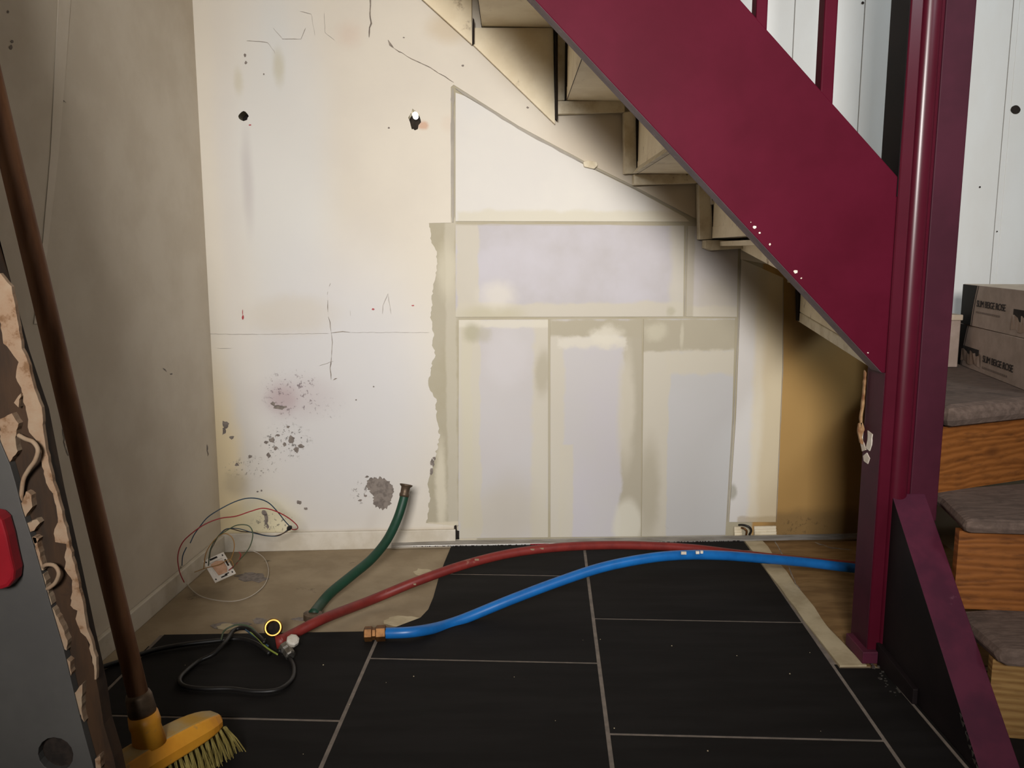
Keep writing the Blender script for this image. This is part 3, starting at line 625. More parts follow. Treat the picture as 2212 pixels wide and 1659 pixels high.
# battens on the wall under treads and along risers
def wallbox(l, depth, m, name='batten', **k): return part(name, P(W3(l, .004), wn*depth), m, bevel=.0015, **k)
wallbox([(1202, 221), (1346, 220), (1346, 245), (1202, 249)], .022, 'cream_light')
wallbox([(1200, 66), (1221, 75), (1219, 219), (1200, 220)], .018, 'cream_light')
wallbox([(1344, 246), (1369, 243), (1372, 376), (1345, 377)], .026, 'cream_light')
wallbox([(1365, 378), (1500, 377), (1500, 397), (1365, 401)], .030, 'cream_light')
wallbox([(1503, 398), (1530, 410), (1532, 517), (1505, 518)], .030, 'cream_light')
wallbox([(1516, 519), (1640, 519), (1640, 534), (1530, 541), (1516, 536)], .034, 'cream_light')
wallbox([(1527, 414), (1540, 419), (1540, 443), (1527, 444)], .040, 'white_plastic', name='corner_bracket')
wallbox([(1528, 428), (1532, 428), (1532, 434), (1528, 434)], .042, 'hole', name='screw')
# dark gaps beside the battens
for l in ([(1021, 45), (1024, 50), (1024, 98), (1020, 97)], [(1197, 64), (1202, 64), (1202, 262), (1199, 258)], [(1219, 96), (1226, 96), (1221, 219), (1218, 219)], [(1369, 248), (1373, 252), (1376, 374), (1371, 374)], [(1531, 446), (1535, 446), (1537, 516), (1533, 516)], [(1038, -20), (1042, -20), (1046, 55), (1042, 57)]):
    part('open_joint', P(W3(l, .008), wn*.030), 'gap')
# glue block in the corner between the second tread and its riser
x0, z = risX[1], uz[1]
part('glue_block', P([Vector((x0-.0005, wallY(x0)-.04, z-.0005)), Vector((x0+.0005, wallY(x0)-.04, z-.0005)), Vector((x0-.0005, wallY(x0)-.04, z+.0175)), Vector((x0-.018, wallY(x0)-.04, z+.0175))][0:2]+[Vector((x0-.014, wallY(x0)-.04, z-.0005-.001)), Vector((x0-.001, wallY(x0)-.04, z+.016))], (0, -.5, 0)), 'cream_light')
# triangular panels against the wall
part('triangular_panel', P(W3([(1024, 60), (1195, 60), (1199, 268), (1023, 97)], .018), -wn*.012), 'cream', bevel=.001)
part('triangular_panel', P(W3([(1010, -60), (1018, -60), (1020, 96), (912, -2), (850, -60)], .020), -wn*.012), 'cream', bevel=.001)
# winder pieces behind the foot of the string
yq = Ys+sth
a, b = PW(1600, 540, .004), PY(1716, 602, yq+.03)
part('winder_rail', P([a, b, b+Vector((0, 0, .03)), a+Vector((0, 0, .03))], (.012, -.018, 0)), 'cream', bevel=.002)
a, b = PW(1720, 692, .004), PY(1888, 800, yq+.004)
hh = .075
part('winder_riser', P([a+Vector((0, 0, .028)), b+Vector((0, 0, .028)), b+Vector((0, 0, .028+hh)), a+Vector((0, 0, .028+hh))], (.016, .006, 0)), 'cream', bevel=.002)
part('winder_batten', P([a, b, b+Vector((0, 0, .026)), a+Vector((0, 0, .026))], (.012, -.014, 0)), 'cream_light', bevel=.002)
aa = PW(1719, 692, .02)
part('open_joint', P([aa, aa+Vector((.008, 0, 0)), PW(1727, 622, .02), PW(1718, 622, .02)], wn*.02), 'gap')
zt = a.z+.028+hh
part('tread', P([Vector((risX[0]+.02, yq, uz[0]-.02)), Vector((b.x+.02, yq, uz[0]-.02)), Vector((a.x+.05, wallY(a.x)-.001, uz[0]-.02)), Vector((risX[0]+.02, wallY(risX[0])-.001, uz[0]-.02))], (0, 0, .012)), 'cream')
part('tread', P([Vector((a.x-.03, wallY(a.x)-.001, zt)), Vector((b.x-.03, yq+.01, zt)), Vector((b.x+.02, yq+.01, zt)), Vector((1.02, wallY(1.02)-.001, zt))], (0, 0, .02)), 'cream')
# lower steps to the right of the post: A, B, C
def step(p, far, z, th, back, riser_z0, name_m, first=False):
    """p: left end of the nosing; far: another point of the nosing line; back: rear outline in plan"""
    p = Vector((p[0], p[1], z)); q = p+(far-p)*((1.88-p.x)/(far.x-p.x))
    nd = (q-p).normalized(); nf = Vector((nd.y, -nd.x, 0))
    out = [p, q]+[Vector((x, y, z)) for x, y in back]
    part('tread', P([v-Vector((0, 0, th)) for v in out], (0, 0, th)), 'carpet', bevel=min(.016, th*.45), label='tread with worn grey brown carpet' if first else None)
    s = -nf*.022; a, b = p+s+nd*.001, q+s
    a = Vector((a.x, a.y, riser_z0)); b = Vector((b.x, b.y, riser_z0)); hh = z-th-riser_z0
    part('riser', P([a, b, b+Vector((0, 0, hh)), a+Vector((0, 0, hh))], s*.8), name_m, label='bare stained pine riser')
def kick_x(Y):
    o = k0+nx_*(th_k+.0015); return (o+dr*((Y-o.y)/dr.y)).x
step((xe+.0015, Yp-.004), FZ(2212, 862, .512), .512, .045, [(1.88, wallY(1.88)-.012), (1.06, wallY(1.06)-.012), (xe+.0015, Yp+.09)], .337, 'pine', True)
step((kick_x(1.438), 1.438), FZ(2212, 1128, .337), .337, .026, [(1.88, 1.9), (xe+.0015, 1.63), (max(xe+.0015, kick_x(1.584)), 1.584)], .166, 'pine')
step((kick_x(1.303), 1.303), FZ(2212, 1404, .166), .166, .030, [(1.88, 1.6), (kick_x(1.45)+.002, 1.45)], .0, 'pine2')
# balusters
for (x0, x1, yb_) in ((1635, 1660, 80), (1783, 1812, 215), (1490, 1514, -80), (1345, 1370, -210), (1200, 1224, -330)):
    a, b = PY(x0, yb_-60, Ys+.008).x, PY(x1, yb_-60, Ys+.008).x
    if x0 in (1635, 1783): a, b = PY(x0, 0, Ys+.008).x, PY(x1, 0, Ys+.008).x
    z0 = line_at(su0, su1, b)-.03
    bmx = box(bmesh.new(), (a, Ys+.008, z0), (b, Ys+.008+.034, 2.45)); part('baluster', bmx, 'burgundy', bevel=.003)

# ------------------------------------------------------------------ cardboard boxes on the third step
def carton(p, q, z, h, label, band, hx, text_k, holek, dep=.30):
    d = (q-p); d.z = 0; d.normalize(); nn = Vector((-d.y, d.x, 0))      # nn: into the box
    if nn.x < 0: nn = -nn
    Lb = .56
    c = p+nn*dep/2+d*Lb/2; c.z = z
    r = thing('cardboard_box', label, 'box', c, 'tile cartons on the stairs')
    def loc(u, v, o=0.0): return Vector((p.x, p.y, z))+d*u+Vector((0, 0, v))-nn*o
    body = bmesh.new(); prism(body, [loc(0, 0), loc(Lb, 0), loc(Lb, h), loc(0, h)], nn*dep)
    for fc in body.faces:
        if fc.calc_center_median().z > z+h-.001: fc.material_index = 1
    obj('carton', body, ['card', 'cardtop'], r, bevel=.003)
    bb = bmesh.new(); n = 8; L_, R_ = [], []
    for i in range(n+1):
        v = h*(.01+.98*i/n); L_.append(loc(.001, v, .0006)); R_.append(loc(band[0]+(band[1]-band[0])*(i/n)**1.6, v, .0006))
    prism(bb, L_+R_[::-1], nn*.0004); obj('black_band', bb, 'cardblack', r)
    bb = bmesh.new()
    for i in range(n):
        u0 = band[0]+(band[1]-band[0])*(i/n)**1.6+.008; u1 = band[0]+(band[1]-band[0])*((i+1)/n)**1.6+.008; v0, v1 = h*(.01+.98*i/n), h*(.01+.98*(i+1)/n)
        prism(bb, [loc(u0, v0, .0007), loc(u0+.003, v0, .0007), loc(u1+.003, v1, .0007), loc(u1, v1, .0007)], nn*.0004)
    obj('printed_line', bb, 'ink', r)
    u0, u1, v0, v1 = holek
    obj('hand_hole', P([loc(u0, v0, .0006), loc(u1, v0, .0006), loc(u1, v1, .0006), loc(u0, v1, .0006)], nn*.0004), 'hole', r)
    tp = bmesh.new(); a_ = [loc(u0-.004+ (u1-u0+.02)*i/8, v0+(v1-v0)*.45+.003*math.sin(i*2.1), .001+.0012*math.sin(i*1.7)) for i in range(9)]
    b_ = [loc(u0-.004+(u1-u0+.02)*i/8, h*.12+.003*math.sin(i*1.3), .001+.001*math.cos(i*1.9)) for i in range(9)]
    va = [tp.verts.new(v) for v in a_]; vb = [tp.verts.new(v) for v in b_]
    for i in range(8): tp.faces.new((va[i], va[i+1], vb[i+1], vb[i]))
    obj('packing_tape', tp, 'tape' , r)
    for body_, size, u, v, m in (('SLIM BEIGE ROSE', text_k[2], text_k[0], text_k[1], 'ink'),):
        cu = bpy.data.curves.new('t', 'FONT'); cu.body = body_; cu.size = size; cu.extrude = .0003; cu.space_character = .92
        to = bpy.data.objects.new('t', cu); C.objects.link(to)
        bpy.context.view_layer.update(); me = bpy.data.meshes.new_from_object(to.evaluated_get(bpy.context.evaluated_depsgraph_get()))
        bpy.data.objects.remove(to); me.materials.append(M[m])
        wid = max(v_.co.x for v_ in me.vertices) or 1; sx_ = text_k[3]/wid if m == 'ink' else text_k[3]*.84/wid
        o3 = loc(u, v, .0009)
        mt = Matrix((( d.x*sx_, 0, -nn.x, o3.x-c.x), (d.y*sx_, 0, -nn.y, o3.y-c.y), (0, 1, 0, o3.z-c.z), (0, 0, 0, 1)))
        me.transform(mt); to = bpy.data.objects.new('printed_text', me); C.objects.link(to); to.parent = r
    sm = bmesh.new(); rs = random.Random(8); uu = text_k[0]        # small print, too blurred to read
    while uu < text_k[0]+text_k[3]*.84:
        wq = rs.uniform(.006, .016); prism(sm, [loc(uu, text_k[1]-.0155, .0008), loc(uu+wq, text_k[1]-.0155, .0008), loc(uu+wq, text_k[1]-.0115, .0008), loc(uu, text_k[1]-.0115, .0008)], nn*.0003); uu += wq+.002
    obj('small_print', sm, 'inkgrey', r, kind='stuff')
    return r
zA = .5125
b0, b1 = FZ(2057, 781, zA), FZ(2212, 843, zA)
dd = (b1-b0).normalized()
def along(px, py, z, p, d_):    # distance along the box face where the pixel column px crosses it
    nn = Vector((-d_.y, d_.x, 0)); dr_ = ray(px, py); t = (p-Vector((0, 0, HC))).dot(nn)/dr_.dot(nn); h_ = Vector((0, 0, HC))+dr_*t; return (h_-p).dot(d_), h_.z-z
bl = along(2075, 790, zA, b0, dd)[0]; bl2 = along(2090, 705, zA, b0, dd)[0]; tx = along(2123, 780, zA, b0, dd); tx2 = along(2190, 788, zA, b0, dd)
ho = along(2080, 745, zA, b0, dd), along(2114, 768, zA, b0, dd)
hB = along(2062, 697, zA, b0, dd)[1]; hB = .105
carton(b0, b1, zA, hB, 'lower of the two grey printed tile cartons on the carpeted step', (bl, bl2), 0, (tx[0], tx[1]-.001, .022, tx2[0]-tx[0]), (ho[0][0], ho[1][0], ho[1][1]-.004, ho[0][1]))
zB = zA+hB+.001
c0, c1 = FZ(2074, 698, zB), FZ(2212, 731, zB); d2 = (c1-c0).normalized()
bl = along(2096, 705, zB, c0, d2)[0]; bl2 = along(2112, 613, zB, c0, d2)[0]; tx = along(2110, 661, zB, c0, d2); tx2 = along(2172, 676, zB, c0, d2)
ho = along(2192, 650, zB, c0, d2), along(2225, 690, zB, c0, d2)
h2_ = along(2082, 607, zB, c0, d2)[1]
carton(c0, c1, zB, .100, 'upper of the two grey printed tile cartons, resting on the other', (bl, bl2), 0, (tx[0], tx[1]-.001, .022, tx2[0]-tx[0]), (ho[0][0], ho[1][0], .032, .058))
r = thing('small_carton', 'small brown carton half hidden behind the newel post beside the grey cartons', 'box', (1.09, 2.25, zA))
bmx = box(bmesh.new(), (1.02, 2.13, zA+.0), (1.118, 2.27, zA+.118)); obj('carton', bmx, 'card', r, bevel=.003)
obj('lid', box(bmesh.new(), (1.017, 2.127, zA+.118), (1.121, 2.273, zA+.132)), 'cardtop', r, bevel=.002)

# ------------------------------------------------------------------ broom
E1, E0 = FZ(474, 1522, .078), FZ(262, 1646, .078)
u = (E1-E0); u.z = 0; u.normalize(); vv = Vector((-u.y, u.x, 0))
sock = FZ(322, 1592, .092)
half = (E1-Vector((sock.x, sock.y, .078))).dot(u); hc = Vector((sock.x, sock.y, 0))
br = thing('broom', 'broom with long brown wooden handle and yellow head leaning against the left wall', 'broom', (hc.x, hc.y, 0))
bmh = bmesh.new(); N = 22; rings = []
for i in range(N+1):
    s_ = -1+2*i/N; w_ = .030*math.sqrt(max(0.02, 1-abs(s_)**5)); zt_ = .062+.026*math.sqrt(max(0, 1-abs(s_)**2.2)); zb_ = .050
    cs = hc+u*(half*s_)
    prof = [(-w_, zb_), (-w_, zb_+(zt_-zb_)*.45), (-w_*.62, zt_-.002), (w_*.62, zt_-.002), (w_, zb_+(zt_-zb_)*.45), (w_, zb_)]
    rings.append([bmh.verts.new(cs+vv*a+Vector((0, 0, b))) for a, b in prof])
for a, b in zip(rings, rings[1:]):
    for k in range(6):
        f_ = bmh.faces.new((a[k], a[(k+1) % 6], b[(k+1) % 6], b[k])); f_.material_index = 1 if k == 2 else 0
bmh.faces.new(rings[0]); bmh.faces.new(rings[-1])
obj('head', bmh, ['yellow', 'yellow_dusty'], br, bevel=.003, smooth=False)
bmb = bmesh.new(); rb = random.Random(9)
for i in range(26):
    for j in range(5):
        s_ = -1+2*(i+.5)/26; bx = hc+u*(half*s_*.96)+vv*((j-2)*.0105)+Vector((0, 0, .051))
        lean = vv*((j-2)*.0065)+u*(s_**5*.014)
        for q in range(16):
            off = u*rb.gauss(0, .0012)+vv*rb.gauss(0, .0012); tip = bx+lean*1.0+u*rb.gauss(0, .0032)+vv*rb.gauss(0, .0032); tip.z = rb.uniform(.001, .007)
            if abs(s_) > .9: tip += u*s_*rb.uniform(0, .010)
            a = bx+off; midp = (a+tip)/2+lean*.12; e = u*.0009 if rb.random() < .5 else vv*.0009
            v1, v2, v3, v4, v5, v6 = [bmb.verts.new(x) for x in (a-e, a+e, midp-e, midp+e, tip-e*.8, tip+e*.8)]
            bmb.faces.new((v1, v2, v4, v3)); bmb.faces.new((v3, v4, v6, v5))
obj('bristles', bmb, 'bristle', br, kind='stuff')
Yh = hc.y
hb = PY(322, 1555, Yh); ht = PY(-3, 172, Yh+.02); hd = (ht-hb).normalized()
sb = Vector((hc.x, hc.y, .084))
hd0 = (hb-sb).normalized()
obj('socket', tube(bmesh.new(), [sb-hd*.004, sb+hd*.022, sb+hd*.030, sb+hd*.045], [.024, .021, .0225, .021], 20), 'yellow', br, smooth=True, label='yellow screw socket')
obj('ferrule', tube(bmesh.new(), [sb+hd*.043, sb+hd*.05, sb+hd*.072, sb+hd*.078], [.0185, .020, .0185, .0165], 20), 'zinc', br, smooth=True)
# the handle ends against the left wall
p = sb; t_ = 0
while (p-L0).dot(ln) > .017 and p.z < 2.2: t_ += .01; p = sb+hd*t_
obj('handle', tube(bmesh.new(), [sb+hd*(.06+(t_-.06)*i/14)+vv*(.004*math.sin(i/14*math.pi)) for i in range(15)], [.0145]*14+[.012], 20), 'handle', br, smooth=True)

# ------------------------------------------------------------------ worn board at the left
YB = 0.965
bd = thing('worn_board', 'tall grey board with bare brown edge and flaking cream paint leaning at far left', 'board', (-.66, YB+.02, 0))
gl = [(202, 1659), (181, 1583), (163, 1511), (137, 1402), (108, 1305), (87, 1229), (69, 1167), (47, 1100), (33, 1043), (22, 1006), (0, 955), (-30, 860), (-90, 620)]
ro = [(0, 590), (25, 619), (36, 681), (47, 753), (63, 789), (74, 840), (90, 880), (94, 934), (105, 1000), (119, 1053), (127, 1081), (145, 1153), (163, 1233), (181, 1312), (188, 1359), (197, 1381), (208, 1421), (208, 1468)]
ri = [(-12, 640), (2, 700), (7, 742), (29, 768), (40, 782), (34, 815), (47, 847), (58, 894), (63, 934), (83, 960), (90, 999), (98, 1035), (116, 1075), (125, 1128), (116, 1153), (119, 1171), (143, 1175), (141, 1193), (139, 1229), (156, 1254), (152, 1308), (167, 1319), (163, 1337), (174, 1366), (190, 1384), (199, 1420), (204, 1468)]
br_e = [(0, 612), (40, 760), (84, 890), (118, 1062), (158, 1240), (186, 1372), (204, 1450), (213, 1493), (224, 1565), (246, 1638), (250, 1659)]
def B3(l, off=0.0): return [PY(x, y, YB+off) for x, y in l]
def ext_down(p, q, z):  # continue the line p->q to height z
    return p+(q-p)*((z-p.z)/(q.z-p.z))
g3 = B3(gl); gb_ = ext_down(g3[2], g3[0], 0.0); gt = ext_down(g3[-2], g3[-1], 1.95)
wid = Vector((-.20, 0, 0))
face = [gb_]+g3+[gt, Vector((-.80, YB, 1.95)), Vector((-.80, YB, 0))]
hole_c = PY(120, 1630, YB)
hl = [hole_c+Vector((math.cos(k*.3927), 0, math.sin(k*.3927)*1.05))*.0215 for k in range(16)]
obj('painted_face', P([face, hl], (0, .012, 0)), 'greyboard', bd, bevel=.001)
e3 = B3(br_e, .012); eb = ext_down(e3[-4], e3[-1], 0.0); et = ext_down(e3[2], e3[0], 1.95)
obj('bare_core', P([eb]+e3[::-1]+[et, Vector((-.79, YB+.012, 1.95)), Vector((-.79, YB+.012, 0))], (0, .022, 0)), 'barewood', bd, label='bare dark brown wood')
obj('hole_recess', P([v+Vector((0, .0115, 0)) for v in [hole_c+(q-hole_c)*.98 for q in hl]], (0, .0004, 0)), 'hole', bd)
fr = B3(rag(ri, 9, 2.2, 5), .006)+B3(rag(ro[::-1], 12, 1.5, 6), .006)
obj('paint_flakes', P(fr, (0, .006, 0)), 'flake', bd, bevel=.001, label='ragged cream paint along the right edge')
bmx = bmesh.new()     # small remnants on the left margin
for i, l in enumerate([[(0, 905), (25, 893), (40, 915), (33, 945), (38, 975), (20, 1000), (0, 950)], [(44, 1095), (56, 1062), (68, 1070), (70, 1095), (58, 1110), (50, 1125)], [(58, 1130), (80, 1122), (86, 1130), (74, 1146), (62, 1150)], [(66, 1160), (84, 1164), (80, 1172), (70, 1176)], [(104, 1300), (126, 1335), (146, 1384), (144, 1405), (134, 1400), (112, 1325)], [(140, 1420), (152, 1430), (154, 1470), (146, 1455)], [(158, 1500), (178, 1478), (176, 1530), (182, 1560), (166, 1530)], [(205, 1640), (216, 1632), (218, 1659), (207, 1659)], [(30, 870), (45, 850), (40, 880)],
        [(70, 1160), (88, 1232), (94, 1232), (78, 1160)], [(88, 1240), (108, 1310), (112, 1306), (94, 1240)]]):
    prism(bmx, B3(rag(l+[l[0]], 7, 1.5, i)[:-1], .002), (0, .010, 0))
obj('paint_remnants', bmx, 'flake', bd, kind='stuff')
def curl(l, r_, n=8): return tube(bmesh.new(), spline([PY(x, y, YB+o) for x, y, o in l], n), r_, 8)
obj('paint_curl', curl([(40, 940, .004), (55, 948, 0), (72, 955, -.006), (82, 972, -.008), (76, 995, -.006), (62, 1015, -.002), (50, 1040, .002), (45, 1090, .006)], .0026), 'flake', bd, smooth=True)
obj('paint_curl', curl([(90, 1228, .006), (100, 1220, 0), (118, 1222, -.004), (127, 1238, -.006), (120, 1258, -.004), (106, 1270, .0), (98, 1272, .006)], .0024), 'flake', bd, smooth=True)
rh = thing('red_handle', 'red rounded plastic handle fixed to the grey board at the left edge', 'handle', PY(2, 1195, YB))
l = [(-40, 1105), (-10, 1110), (4, 1125), (14, 1160), (22, 1200), (30, 1235), (28, 1255), (16, 1270), (2, 1275), (-40, 1276)]
obj('grip', P(B3(l, -.022), (0, .021, 0)), 'redplastic', rh, bevel=.004)
rh.parent = None

# ------------------------------------------------------------------ hoses and fittings
def hose(name, pts, r_, m, label, r0=None, cat='hose'):
    P3 = [PY(x, y, Y) for x, y, Y in pts]
    b = P3[0].copy(); b.z = 0
    t = thing(name, label, cat, b)
    obj('pipe', tube(bmesh.new(), spline(P3, 12), r_, 16), m, t, smooth=True); return t, P3
def on(x, y, z): return FZ(x, y, z).y
gh, gp = hose('garden_hose', [(677, 1326, on(677, 1326, .02)), (692, 1306, 1.83), (715, 1280, 1.87), (760, 1243, 1.93), (802, 1208, 1.99), (835, 1168, 2.04), (858, 1122, 2.08), (871, 1082, 2.10), (874, 1066, 2.105)], .0115, 'greenhose', 'dark green hose arching up in front of the wall with a flared metal end')
ax = (gp[-1]-gp[-2]).normalized()
obj('nozzle', lathe(bmesh.new(), gp[-1]-ax*.008, ax, [(0, .012), (.006, .0128), (.010, .0112), (.024, .0115), (.028, .0158), (.031, .0165), (.032, .012), (.020, .009)], 20), 'zinc', gh, smooth=True)
ax0 = (gp[0]-gp[1]).normalized()
nb = gp[0].copy(); nb.z = .012
obj('coupling', lathe(bmesh.new(), gp[0]+Vector((-.002, 0, -.012)), (0.05, 0, 1), [(-.002, .012), (0, .0205), (.013, .0205), (.015, .013)], 12), 'zinc', gh)
rhose, rp = hose('garden_hose', [(604, 1384, on(604, 1384, .022)), (640, 1366, on(640, 1366, .024)), (700, 1336, 1.712), (800, 1297, 1.84), (900, 1256, 1.88), (1000, 1221, 1.93), (1100, 1196, 1.98), (1200, 1183, 2.02), (1300, 1178, 2.06), (1400, 1179, 2.09), (1500, 1185, 2.11), (1600, 1197, 2.12), (1720, 1210, 2.10), (1850, 1222, 2.06), (1990, 1232, 2.00)], .0108, 'redhose', 'long red brown rubber hose arching over the tiles behind the blue one')
bhose, bp = hose('garden_hose', [(822, 1368, on(822, 1368, .014)), (900, 1364, on(900, 1364, .016)), (980, 1345, 1.76), (1100, 1297, 1.80), (1200, 1259, 1.83), (1300, 1226, 1.86), (1400, 1206, 1.89), (1480, 1199, 1.92), (1560, 1200, 1.95), (1640, 1206, 1.98), (1740, 1215, 2.0), (1850, 1228, 2.0), (1990, 1240, 1.97)], .0115, 'bluehose', 'bright blue plastic hose with a brown brass fitting crossing the dark tiles')
ax = (bp[0]-bp[1]).normalized(); c_ = bp[0]
fz_ = obj('fitting', lathe(bmesh.new(), c_-ax*.004, ax, [(-.008, .0125), (-.006, .0165), (.012, .0165), (.014, .0125), (.020, .0125), (.022, .0155), (.036, .0155), (.038, .012), (.026, .010)], 6), 'oldbrass', bhose)
bmx = bmesh.new()
for i, (x, y, Y, w_) in enumerate([(1477, 1195, 1.905, 12), (1507, 1194, 1.915, 8), (1516, 1193, 1.92, 6)]):
    c = PY(x, y, Y-.011); box(bmx, (c.x-.0005*w_, c.y-.0008, c.z-.003), (c.x+.0005*w_, c.y+.004, c.z+.003))
obj('paint_smear', bmx, 'white_chip', bhose, kind='stuff')
bmx = bmesh.new()
for (x, y, Y) in ((894, 1262, 1.867), (1150, 1187, 1.99), (1170, 1185, 1.998), (1030, 1209, 1.935)):
    c = PY(x, y, Y); box(bmx, (c.x-.005, c.y-.0006, c.z-.002), (c.x+.005, c.y+.002, c.z+.0018))
obj('paint_smear', bmx, 'flake', rhose, kind='stuff')
# brass ring fitting and ball valve on the end of the red hose
vl = thing('brass_union', 'open brass ring union facing up beside the red hose end', 'pipe fitting', FZ(588, 1385, 0))
rc = FZ(590, 1356, .040); av = Vector((.15, -.85, .45)).normalized()
obj('ring', lathe(bmesh.new(), rc-av*.012, av, [(0, .0165), (.004, .0185), (.012, .0185), (.014, .0165), (.014, .0140), (.0, .0140)], 28, True), 'brass', vl, smooth=False)
obj('bore', lathe(bmesh.new(), rc-av*.0275, av, [(0, .0130), (.003, .0130), (.0035, .001)], 20), 'hole', vl)
obj('body', lathe(bmesh.new(), rc-av*.036, av, [(0, .010), (.010, .0125), (.012, .0172), (.022, .0172), (.023, .0142), (.008, .0138)], 8), 'oldbrass', vl)
bv = thing('ball_valve', 'small scuffed steel valve with pale plastic knob lying beside the brass union', 'valve', FZ(622, 1412, 0))
c = FZ(619, 1403, .016); ax = Vector((.42, -.55, -.18)).normalized()
obj('body', lathe(bmesh.new(), c-ax*.012, ax, [(0, .010), (.003, .0135), (.014, .0135), (.018, .011), (.032, .011), (.034, .008)], 8), 'steel', bv)
c2 = FZ(632, 1385, .030)
obj('knob', lathe(bmesh.new(), c2, (.3, -.5, .8), [(-.006, .007), (-.003, .013), (.006, .013), (.009, .009)], 8), 'clear', bv, bevel=.001)
obj('stem', tube(bmesh.new(), [c, c2], .005, 10), 'steel', bv, smooth=True)
rt = FZ(602, 1388, .017)
obj('hose_clamp', tube(bmesh.new(), [rt+Vector((-.006, .0, 0)), rt+Vector((.014, .008, .002))], .0135, 16), 'redhose', rhose, smooth=True)

# black cables on the tiles
def cable(name, pts, r_, m, label, cat='cable', z=None):
    P3 = [FZ(x, y, zz) for x, y, zz in pts]; b = P3[0].copy(); b.z = 0
    t = thing(name, label, cat, b); obj('sheath', tube(bmesh.new(), spline(P3, 10), r_, 10), m, t, smooth=True); return t
cable('power_cable', [(196, 1452, .006), (225, 1440, .006), (280, 1422, .006), (335, 1404, .007), (400, 1392, .008), (460, 1385, .007), (510, 1380, .006), (545, 1387, .006), (570, 1402, .006), (582, 1412, .006)], .0048, 'blackcable', 'thick black cable running in from behind the worn board')
lc = cable('power_cable', [(572, 1388, .022), (556, 1372, .024), (530, 1357, .022), (505, 1362, .018), (488, 1385, .024), (462, 1412, .014), (430, 1428, .006), (402, 1450, .006), (388, 1468, .006), (398, 1482, .006), (440, 1488, .006), (500, 1488, .006), (550, 1494, .006), (600, 1490, .006), (630, 1468, .006), (634, 1440, .007), (620, 1416, .008), (602, 1405, .018)], .0044, 'blackcable', 'black cable lying in a wide loop on the tiles in front of the hoses')
for i, (l, m) in enumerate([([(478, 1382, .013), (485, 1362, .022), (510, 1350, .030), (535, 1352, .030), (552, 1364, .024), (565, 1388, .014)], 'wire_green'), ([(540, 1366, .024), (556, 1378, .020), (575, 1398, .012), (600, 1414, .008)], 'wire_lime'), ([(530, 1360, .026), (552, 1376, .02), (580, 1396, .012)], 'wire_blue')]):
    obj('wire', tube(bmesh.new(), spline([FZ(*q) for q in l], 8), .0018, 8), m, lc, smooth=True)
# cable loop coming out of the cut skirting
cb = thing('cable_stub', 'dark cable bent out of the gap in the right skirting', 'cable', PW(1612, 1156, .02))
obj('sheath', tube(bmesh.new(), spline([PW(1596, 1134, .002), PW(1606, 1134, .016), PW(1618, 1138, .024), PW(1623, 1146, .024), PW(1619, 1155, .018)], 8), .0028, 10), 'blackcable', cb, smooth=True)
obj('conduit', tube(bmesh.new(), spline([PW(1596, 1140, .002), PW(1606, 1141, .014), PW(1613, 1147, .018), PW(1612, 1156, .014)], 8), .0026, 10), 'oldbrass', cb, smooth=True)

# aluminium straightedge lying along the foot of the wall
sl_ = FZ(846, 1181, .0); sr_ = Vector((1.0, wallY(1.0)-.028, 0))
se = thing('aluminium_straightedge', 'long aluminium straightedge with printed scale lying along the foot of the wall', 'straightedge', (sl_+sr_)/2)
d_ = (sr_-sl_).normalized(); nn_ = Vector((d_.y, -d_.x, 0))
sec = [(0, 0), (.014, 0), (.014, .004), (.004, .013), (0, .013)]
obj('bar', P([sl_+nn_*(a-.007)+Vector((0, 0, b)) for a, b in sec], (sr_-sl_)), 'alu', se, bevel=.0008)
bmx = bmesh.new(); rt_ = random.Random(4); Ls = (sr_-sl_).length; t = .06
while t < Ls*.72:
    wq = rt_.choice([.002, .004, .008]); c = sl_+d_*t+nn_*.0072
    prism(bmx, [c+Vector((0, 0, .0006)), c+d_*wq+Vector((0, 0, .0006)), c+d_*wq+Vector((0, 0, .0032)), c+Vector((0, 0, .0032))], nn_*.0003); t += wq+rt_.choice([.003, .006, .012])
obj('scale_marks', bmx, 'ink', se, kind='stuff')
for px0, px1, m in ((1145, 1185, 'redplastic'), (1350, 1400, 'wire_tan')):
    t0, t1 = (FZ(px0, 1172).x-sl_.x)/d_.x, (FZ(px1, 1172).x-sl_.x)/d_.x; a = sl_+d_*t0+nn_*.0074; b = sl_+d_*t1+nn_*.0074
    obj('sticker', P([a+Vector((0, 0, .001)), b+Vector((0, 0, .001)), b+Vector((0, 0, .0038)), a+Vector((0, 0, .0038))], nn_*.0003), m, se)

# electric box with loose wires
Yj = 1.95
jb = thing('junction_box', 'white square electric box with pink plaster inside lying on the screed by the left skirting', 'electric box', FZ(455, 1270, 0))
q = [(438, 1213), (483, 1193), (510, 1239), (465, 1260)]; yy = [1.955, 1.975, 1.945, 1.925]
qv = [PY(x, y, Y) for (x, y), Y in zip(q, yy)]
e1, e2_ = (qv[1]-qv[0]), (qv[3]-qv[0]); nj = e1.cross(e2_).normalized()
if nj.y > 0: nj = -nj
def J(a, b, o=0.0): return qv[0]+e1*a+e2_*b+nj*o
obj('front_plate', P([[J(0, 0), J(1, 0), J(1, 1), J(0, 1)], [J(.2, .2), J(.8, .2), J(.8, .8), J(.2, .8)]], nj*.003), 'white_plastic', jb, bevel=.0008)
back_v = FZ(454, 1272, .002)-J(0, 1); 
bk = back_v.normalized()*.030+Vector((0, .02, .004))
obj('back_box', P([J(.06, .06, -.0005), J(.94, .06, -.0005), J(.94, .94, -.0005), J(.06, .94, -.0005)], bk), 'white_plastic', jb, bevel=.003)
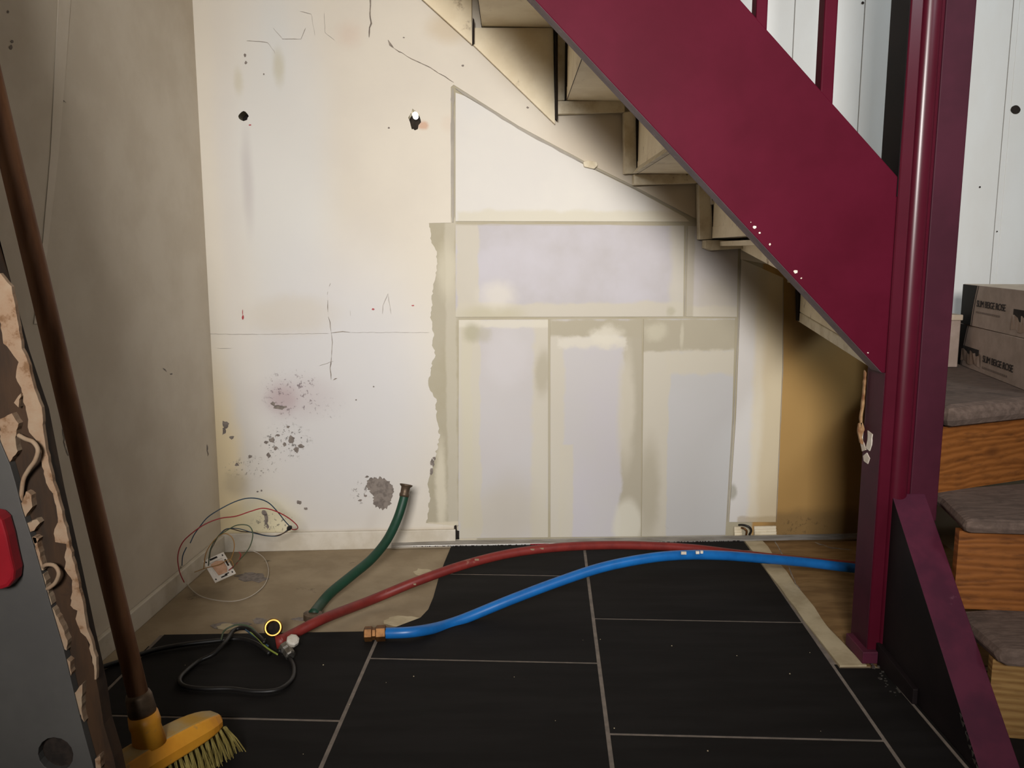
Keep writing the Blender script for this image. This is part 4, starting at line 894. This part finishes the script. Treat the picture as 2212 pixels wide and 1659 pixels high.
obj('plaster_fill', P([J(.22, .25, 0), J(.5, .2, 0), J(.78, .3, 0), J(.8, .6, 0), J(.7, .8, 0), J(.3, .78, 0)], nj*.0022), 'plaster_pink', jb, bevel=.001)
bmx = bmesh.new()
for a, b, w_, h_ in [(.08, .08, .06, .06), (.86, .08, .06, .06), (.86, .86, .06, .06), (.08, .86, .06, .06), (.3, .05, .35, .07), (.85, .3, .08, .3), (.35, .88, .3, .05), (.55, .84, .2, .04)]:
    prism(bmx, [J(a, b, .0031), J(a+w_, b, .0031), J(a+w_, b+h_, .0031), J(a, b+h_, .0031)], nj*.0003)
obj('slots', bmx, 'hole', jb, kind='stuff')
for l, m, r_ in (([(450, 1222), (452, 1200), (458, 1178), (472, 1158), (490, 1146), (510, 1135), (532, 1134), (543, 1142), (546, 1158), (540, 1180), (528, 1198), (512, 1215), (502, 1228)], 'wire_green', .0013),
                 ([(440, 1228), (445, 1195), (460, 1170), (478, 1155), (492, 1154), (503, 1164), (506, 1182), (500, 1205), (492, 1215)], 'wire_tan', .0012),
                 ([(420, 1236), (448, 1226), (472, 1220), (496, 1208), (505, 1222)], 'wire_tan', .0010),
                 ([(494, 1232), (512, 1216), (520, 1200), (516, 1192)], 'wire_red', .0011)):
    P3 = [PY(x, y, Yj-.01-.0*k) for k, (x, y) in enumerate(l)]
    obj('wire', tube(bmesh.new(), spline(P3, 8), r_, 6), m, jb, smooth=True)
wr = thing('loose_wires', 'bundle of loose blue, red and brown wires looping up in front of the wall corner', 'wire', FZ(485, 1230, 0))
for l, m, r_, Ya, Yb in (([(411, 1173), (419, 1156), (430, 1140), (446, 1120), (465, 1106), (500, 1087), (530, 1077), (556, 1077), (580, 1086), (600, 1106), (615, 1125), (627, 1138)], 'wire_blue', .0014, 1.95, 2.14),
                 ([(398, 1258), (388, 1235), (384, 1205), (390, 1180), (405, 1160), (440, 1134), (475, 1120), (510, 1115), (540, 1105), (568, 1098), (595, 1104), (622, 1118), (640, 1133), (643, 1141), (636, 1144), (628, 1142)], 'wire_red', .0014, 1.90, 2.14),
                 ([(628, 1142), (612, 1152), (592, 1158), (570, 1156), (548, 1150), (522, 1148), (498, 1142), (484, 1146), (470, 1160)], 'wire_brown', .0014, 2.14, 2.02),
                 ([(626, 1140), (605, 1156), (580, 1158), (550, 1152), (515, 1142), (488, 1143), (474, 1156)], 'wire_blue', .0012, 2.14, 2.02),
                 ([(470, 1160), (462, 1176), (455, 1190), (452, 1215)], 'wire_brown', .0013, 2.02, 1.96),
                 ([(393, 1222), (395, 1200), (403, 1182)], 'wire_blue', .0013, 1.92, 1.94)):
    P3 = [PY(x, y, Ya+(Yb-Ya)*k/(len(l)-1)) for k, (x, y) in enumerate(l)]
    obj('wire', tube(bmesh.new(), spline(P3, 8), r_, 6), m, wr, smooth=True)
obj('wire_end', lathe(bmesh.new(), PY(621, 1144, 2.135), (.6, 0, .5), [(0, .003), (.004, .0062), (.011, .0055), (.014, .003)], 8), 'blackcable', wr)
wl = [(515, 1190, .03), (545, 1190, .012), (570, 1205, .004), (580, 1232, .003), (572, 1262, .003), (545, 1286, .003), (510, 1298, .003), (470, 1297, .003), (430, 1286, .003), (404, 1262, .004), (394, 1240, .02), (391, 1222, .05)]
obj('wire', tube(bmesh.new(), spline([FZ(x, y, z-.004 if z < .01 else z) for x, y, z in wl], 8), .0012, 6), 'wire_white', wr, smooth=True)
